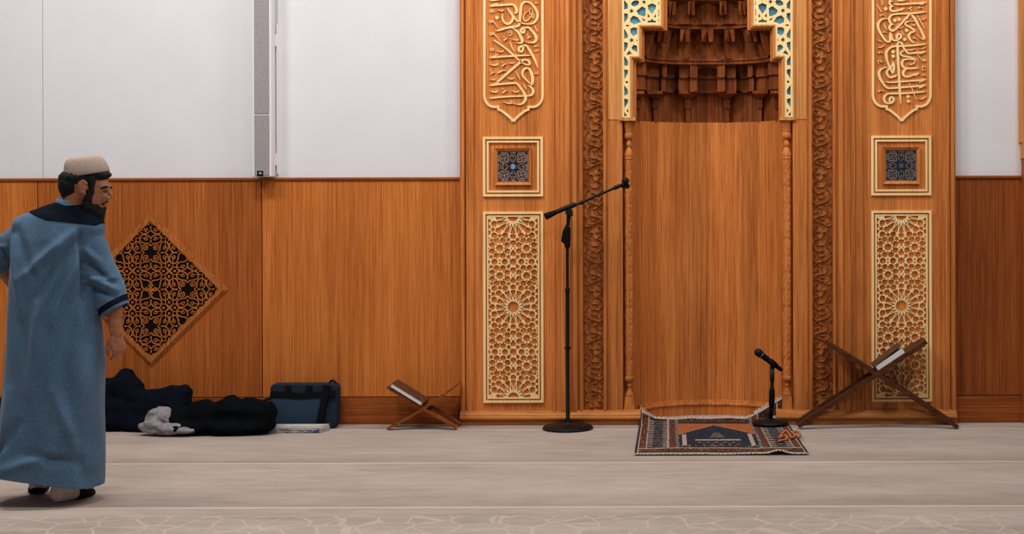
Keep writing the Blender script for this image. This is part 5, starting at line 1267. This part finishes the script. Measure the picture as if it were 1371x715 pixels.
# ---- hair, beard, eyebrows, eyes
m = MB()
ell(m, 97.5, 247, 0, 16.5, .079, 20, .1); ell(m, 108, 239, 0, 27.5, .087, 14.5); ell(m, 124, 236.5, 0, 21, .073, 10, -.12); ell(m, 130, 234, 0, 17.2, .066, 6.5, .0); ell(m, 92, 255, 0, 8.5, .062, 12)
for s in (1, -1):
    ell(m, 124.2, 243, .064 * s, 5.2, .017, 12); ell(m, 124.5, 254, .063 * s, 3.4, .013, 8)
me = remesh(m, .005, 3, .5); ns = [v.normal.copy() for v in me.vertices]
for v, n in zip(me.vertices, ns): v.co += n * (.0025 * noise.noise(v.co * 90))
link('hair', me, 'hair', man, True)
m = MB()
for s in (1, -1):
    ell(m, 120.5, 263, .056 * s, 5.2, .018, 10); ell(m, 118.5, 274, .046 * s, 6.5, .022, 11); ell(m, 126, 280, .034 * s, 8, .024, 12); ell(m, 133.8, 271.8, .026 * s, 5.4, .015, 3.6, .35)
ell(m, 128, 284, 0, 10.5, .046, 13); ell(m, 132.0, 290, 0, 6.2, .032, 9.5); ell(m, 134.6, 283, 0, 4.6, .028, 6.5); ell(m, 138.4, 269.9, 0, 4.0, .027, 2.0); ell(m, 137.2, 279.4, 0, 3.2, .018, 2.6)
me = remesh(m, .004, 3, .5); ns = [v.normal.copy() for v in me.vertices]
for v, n in zip(me.vertices, ns): v.co += n * (.0035 * noise.noise(v.co * 110))
link('beard', me, 'hair', man, True)
for s in (1, -1):
    m = MB(); m.tube([H(135.5, 252.4, .060 * s), H(141.0, 250.2, .048 * s), H(145.6, 251.2, .018 * s)], [.004, .0078, .005], 8); m.build('eyebrow', 'hair', man, smooth_shade=True)
    m = MB(); ell(m, 139.6, 257.3, .034 * s, 2.6, .014, 1.9); ey = m.build('eye', 'eyewhite' if 'eyewhite' in M else 'hair', man, smooth_shade=True)
    m = MB(); m.tube([H(137.4, 256.6, .050 * s), H(140.6, 255.4, .042 * s), H(142.4, 256.4, .028 * s)], [.0018, .0030, .0018], 8); m.build('eyelash', 'hair', man, smooth_shade=True)
# ---- knitted cap
m = MB(); rings = []
bl_, br_ = H(88.6, 236.2), H(144.2, 229.4); cen = (bl_ + br_) / 2; ax_ = (br_ - bl_).normalized(); sd_ = Vector((math.sin(HT), -math.cos(HT), 0)); upv = sd_.cross(ax_); upv = upv if upv.z > 0 else -upv
A = (br_ - bl_).length / 2
for f, h, sh in ((.985, -.004, 0), (1.0, .004, 0), (.985, .020, .0), (.93, .045, -.002), (.86, .066, -.004), (.76, .080, -.005), (.62, .088, -.006), (.42, .0905, -.006), (.2, .089, -.006), (.03, .087, -.006)):
    rings.append([cen + ax_ * (A * f * math.cos(q) + sh) + sd_ * (.088 * f * math.sin(q)) + upv * (h + .003 * math.sin(2 * q + 1)) for q in [2 * PI * k / 40 for k in range(40)]])
m.loft(rings); m.build('knitted_cap', 'cap', man, smooth_shade=True)

# ---- the robe: torso and skirt with both sleeves
outline = [(271, 76, 110, .058), (277, 58, 118, .070), (283, 41, 127, .082), (289, 29, 133, .094), (296, 23.5, 136, .104), (304, 22, 136, .112), (320, 21, 131, .128), (345, 19, 128, .138), (372, 17, 126, .140), (400, 15, 127, .142), (430, 13.5, 132.5, .150), (465, 12, 135.5, .160), (505, 10, 136.5, .168), (545, 6.5, 136.5, .176), (585, 2, 136, .186), (620, -2.5, 135, .196), (640, -5, 134.3, .202), (652, -6, 134, .205)]
m = MB(); rings = []
for py, l, r, d in outline:
    ring = []
    a = (r - l) / 2 * kp; c = Q((l + r) / 2, py)
    for k in range(48):
        q = 2 * PI * k / 48; e = .80 if py > 300 else .9
        cx_, sy_ = math.cos(q), math.sin(q); x = a * math.copysign(abs(cx_) ** e, cx_); y = d * math.copysign(abs(sy_) ** e, sy_)
        z = c.z
        if py > 600: z += (.026 - .026 * (x / a + 1) * .5) * (py - 600) / 50 * 1.0 + .02 * sy_ * (py - 600) / 52
        ring.append(Vector((c.x + x, YP + y * 1.0, z)))
    rings.append(ring)
m.loft(rings)
def sleeve(m, pts):
    p = smooth([(a.x, a.y, a.z) for a, r in pts], 5); rr_ = [r for a, r in pts]; n = len(p); rad = []
    for i in range(n):
        t = i / (n - 1) * (len(rr_) - 1); k = min(int(t), len(rr_) - 2); rad.append(rr_[k] + (rr_[k + 1] - rr_[k]) * (t - k))
    m.tube(p, rad, 24)
m.ball(Q(121, 306), (.072, .085, .068)); m.ball(Q(34, 304), (.060, .085, .06))
CU0, CU1 = Q(150.5, 408, .0), Q(154.2, 418.5, .0)
sleeve(m, [(Q(116, 312), .070), (Q(122, 326), .076), (Q(130, 350, .01), .072), (Q(138, 372, .015), .078), (Q(143, 388, .02), .084), (Q(148.5, 403, .01), .080), (CU1, .076)])
sleeve(m, [(Q(38, 312), .068), (Q(24, 320, .01), .072), (Q(6, 332, .03), .070), (Q(-10, 344, .06), .072), (Q(-4, 356, .10), .070)])
me = remesh(m, .009, 6, .6); ns = [v.normal.copy() for v in me.vertices]
def crease(p, a, b, amp, w, n):              # a soft fold along the line a-b, raised on one side and sunk on the other
    ab = b - a; t = max(0, min(1, (p - a).dot(ab) / ab.length_squared)); d = p - (a + ab * t)
    side = d.dot(ab.cross(n).normalized()); e = d.length / w
    return amp * math.exp(-e * e) * math.sin(PI * t) ** .6 * (1 if amp else 0), side
folds = []
def fold(x0, y0, x1, y1, amp, w, dy=-.14): folds.append((Q(x0, y0, dy), Q(x1, y1, dy), amp, w))
fold(116, 318, 66, 395, -.011, .022); fold(110, 312, 44, 372, .010, .024); fold(120, 335, 88, 430, .012, .022); fold(34, 304, 62, 372, -.010, .022); fold(28, 320, 46, 420, .009, .022); fold(98, 330, 74, 420, .009, .020)
fold(72, 380, 60, 520, .008, .03); fold(112, 430, 96, 560, -.010, .032); fold(128, 470, 116, 570, .010, .028); fold(30, 520, 24, 640, .012, .030); fold(44, 560, 4, 620, -.014, .024); fold(60, 600, 120, 612, -.012, .024); fold(20, 625, 90, 600, .010, .026); fold(92, 520, 130, 620, .010, .03); fold(118, 560, 128, 648, -.010, .024)
fold(124, 352, 156, 378, -.012, .014, -.07); fold(122, 366, 160, 388, .010, .013, -.07); fold(124, 382, 160, 397, -.011, .013, -.07); fold(118, 330, 140, 352, .007, .016, -.07); fold(128, 372, 156, 372, .008, .011, -.07); fold(118, 310, 122, 400, -.016, .012, -.09)
fold(2, 318, 14, 346, -.008, .012, -.05); fold(-4, 330, 18, 330, .007, .012, -.05)
for v, n in zip(me.vertices, ns):
    p = v.co; q = p.copy(); d = 0
    front = n.y < .2
    if front:
        for a, b, amp, w in folds:
            ab = b - a; pp = Vector((p.x, a.y, p.z)); t = (pp - a).dot(ab) / ab.length_squared; tc_ = max(0, min(1, t)); e = (pp - (a + ab * tc_)).length / w
            if e < 2.5: d += 2.5 * amp * math.exp(-e * e) * (.35 + .65 * math.sin(PI * tc_))
    low = max(0, min(1, (1.0 - p.z) / .9)); sleeve_zone = p.x > Q(120, 340).x and p.z > Q(0, 430).z
    d += .011 * noise.noise(Vector((p.x * 9 + p.z * 3, p.y * 9, p.z * 2.2 + 4))) * (1 if not sleeve_zone else .6) + low * .010 * noise.noise(Vector((p.x * 12, p.y * 12 + 7, p.z * 1.8)))
    if p.z > Q(0, 284).z: d *= .2
    v.co = p + n * d
# cut the hem and the cuffs clean, then give the cloth a thickness
rb = bmesh.new(); rb.from_mesh(me)
def cut(bm, co, no, keep=None):
    g = list(bm.verts) + list(bm.edges) + list(bm.faces)
    if keep: 
        fs = [f for f in bm.faces if keep(f.calc_center_median())]; g = list({v for f in fs for v in f.verts}) + list({e for f in fs for e in f.edges}) + fs
    bmesh.ops.bisect_plane(bm, geom=g, plane_co=co, plane_no=no, clear_outer=True)
hem0, hem1 = Q(-2, 640.5, 0) , Q(134, 650.5, 0)
hem0.z += .027; hem1.z -= .010; hd_ = hem1 - hem0
cut(rb, hem0, Vector((hd_.z, -.10 * hd_.x, -hd_.x)).normalized())
cdir = (Q(171, 405.5) - Q(135.5, 428.5)); cn = Vector((-cdir.z, 0, cdir.x)); cn = cn if cn.z < 0 else -cn
cut(rb, Q(135.5, 428.5), cn.normalized(), keep=lambda c: c.x > Q(133.5, 420).x + max(0, (c.z - Q(0, 420).z)) * -.12 and c.z < Q(0, 380).z and c.x > Q(131, 0).x and c.z > Q(0, 450).z and (c.x > Q(136.4, 0).x or c.z > Q(0, 433).z))
rb.to_mesh(me); 
def solid(me, th, name, mat, parent, off=-1):
    o = bpy.data.objects.new('tmp', me); COL.objects.link(o); md = o.modifiers.new('t', 'SOLIDIFY'); md.thickness = th; md.offset = off
    out = evaluated_mesh(o); bpy.data.objects.remove(o); return link(name, out, mat, parent, True)
def piece(tests, lift, th, name, mat, parent):
    b = rb.copy()
    for co, no in tests: bmesh.ops.bisect_plane(b, geom=list(b.verts) + list(b.edges) + list(b.faces), plane_co=co, plane_no=Vector(no).normalized(), clear_outer=True)
    bmesh.ops.delete(b, geom=[v for v in b.verts if not v.link_faces], context='VERTS')
    b.normal_update()
    for v, n in [(v, v.normal.copy()) for v in b.verts]: v.co += n * lift
    mm = bpy.data.meshes.new(name); b.to_mesh(mm); b.free(); return solid(mm, th, name, mat, parent)
robe = solid(me, .004, 'robe', 'robe', man)
def plane2(x0, y0, x1, y1, side):            # a cut through two photograph points, seen end-on; side = a point that goes
    a, b = Q(x0, y0), Q(x1, y1); d = b - a; n = Vector((-d.z, 0, d.x)); s_ = Q(*side) - a
    return (a, n if n.dot(s_) > 0 else -n)
yk = [plane2(30, 289.5, 76, 292.5, (60, 330)), plane2(76, 292.5, 124, 308.5, (90, 340)), plane2(122, 309, 138.5, 295.5, (150, 330)), plane2(26, 289.5, 34, 284, (10, 300))]
# the yoke's lower edge bends, so it is cut as two pieces that meet below the collar
b = rb.copy()
def inside_yoke(c):
    q = c
    return True
piece([plane2(26, 288.5, 76, 294.5, (60, 330)), plane2(76, 294.5, 122, 309.5, (90, 340)), plane2(121, 311, 138, 299, (150, 330)), plane2(26, 296, 31, 284, (10, 300))], .003, .003, 'yoke', 'navy', robe)
# cuff band
u0 = (Q(171, 405.5) - Q(135.5, 428.5)).normalized(); nb = cn.normalized()
piece([(Q(135.5, 428.5) - nb * .018, nb), (Q(135.5, 428.5) - nb * .046, -nb), plane2(134.8, 440, 134.8, 400, (100, 420)), (Q(0, 431.5), (0, 0, -1))], .0028, .003, 'cuff_band', 'navy', robe)
# collar: a standing band round the neck
m = MB(); rings = []
c0_, c1_ = Q(75.0, 271.5), Q(114.5, 280.5)
for f, h in ((1.0, -.012), (1.02, .0), (1.0, .018), (.965, .030), (.93, .029), (.95, .012), (.96, -.012)):
    cc = (c0_ + c1_) / 2; e = (c1_ - c0_) / 2; up_ = Vector((-e.z, 0, e.x)).normalized()
    rings.append([cc + e * (f * math.cos(q) * (1.0)) + Vector((0, .078 * f * math.sin(q) + .012, 0)) + up_ * (h * (1.0 if True else 1)) for q in [2 * PI * k / 40 for k in range(40)]])
m.loft(rings, cap=False); m.build('collar', 'collar_blue', robe, smooth_shade=True)
rb.free()
# ---- socks with dark soles
def sock(heel, d, lift, nm, wide):
    m = MB(); d = d.normalized(); sd = Vector((-d.y, d.x, 0)); rings = []
    L = .235; hl = heel - d * .006
    prof = ((-.015, .018, .024, .070), (.02, .035, .004, .095), (.18, .041, -.002, .106), (.38, .041, -.002, .098), (.62, .048, -.002, .068), (.82, .048, -.002, .050), (.95, .039, .0, .037), (1.0, .022, .006, .028))
    for f, w, h0, h1 in prof:
        c = hl + d * L * f; rise = lift * max(0, 1 - f / .72); w += wide * max(0, 1 - f * 1.4)
        rings.append([c + sd * w * math.cos(q) + Vector((0, 0, .004 + rise + (h0 + h1) / 2 + (h1 - h0) / 2 * math.sin(q))) for q in [2 * PI * j / 20 for j in range(20)]])
    m.loft(rings)
    c = hl + d * .055; m.loft([[c + (sd * math.cos(q) + d * math.sin(q)) * r + Vector((0, 0, lift * .8 + z)) for q in [2 * PI * j / 20 for j in range(20)]] for z, r in ((.05, .042 + wide), (.09, .045 + wide), (.16, .047 + wide), (.20, .050 + wide))])
    o = link('sock', remesh(m, .006, 2, .5), 'sock', man, True); lab(o, 'white sock with a dark sole and toe')
    m = MB(); rings = []
    for f, w, h0, h1 in (prof if lift else [(.50, .046, -.002, .08)] + list(prof[4:])):
        c = hl + d * (L * f + (.004 if f > .9 else -.004 if f < 0 else 0)); rise = lift * max(0, 1 - f / .72); top_ = .030 if f < .5 else h1 + .004 if f > .62 else .05
        if lift == 0: top_ = h1 + .005
        rings.append([c + sd * (w + .004) * math.cos(q) + Vector((0, 0, max(.0005, .001 + rise + (h0 + top_) / 2 + ((top_ - h0) / 2 + .002) * math.sin(q)))) for q in [2 * PI * j / 20 for j in range(20)]])
    m.loft(rings); m.build('sole', 'sole', o, smooth_shade=True)
sock(rh, rd, 0, 'r', .010); sock(lh, ld, .028, 'l', .0)
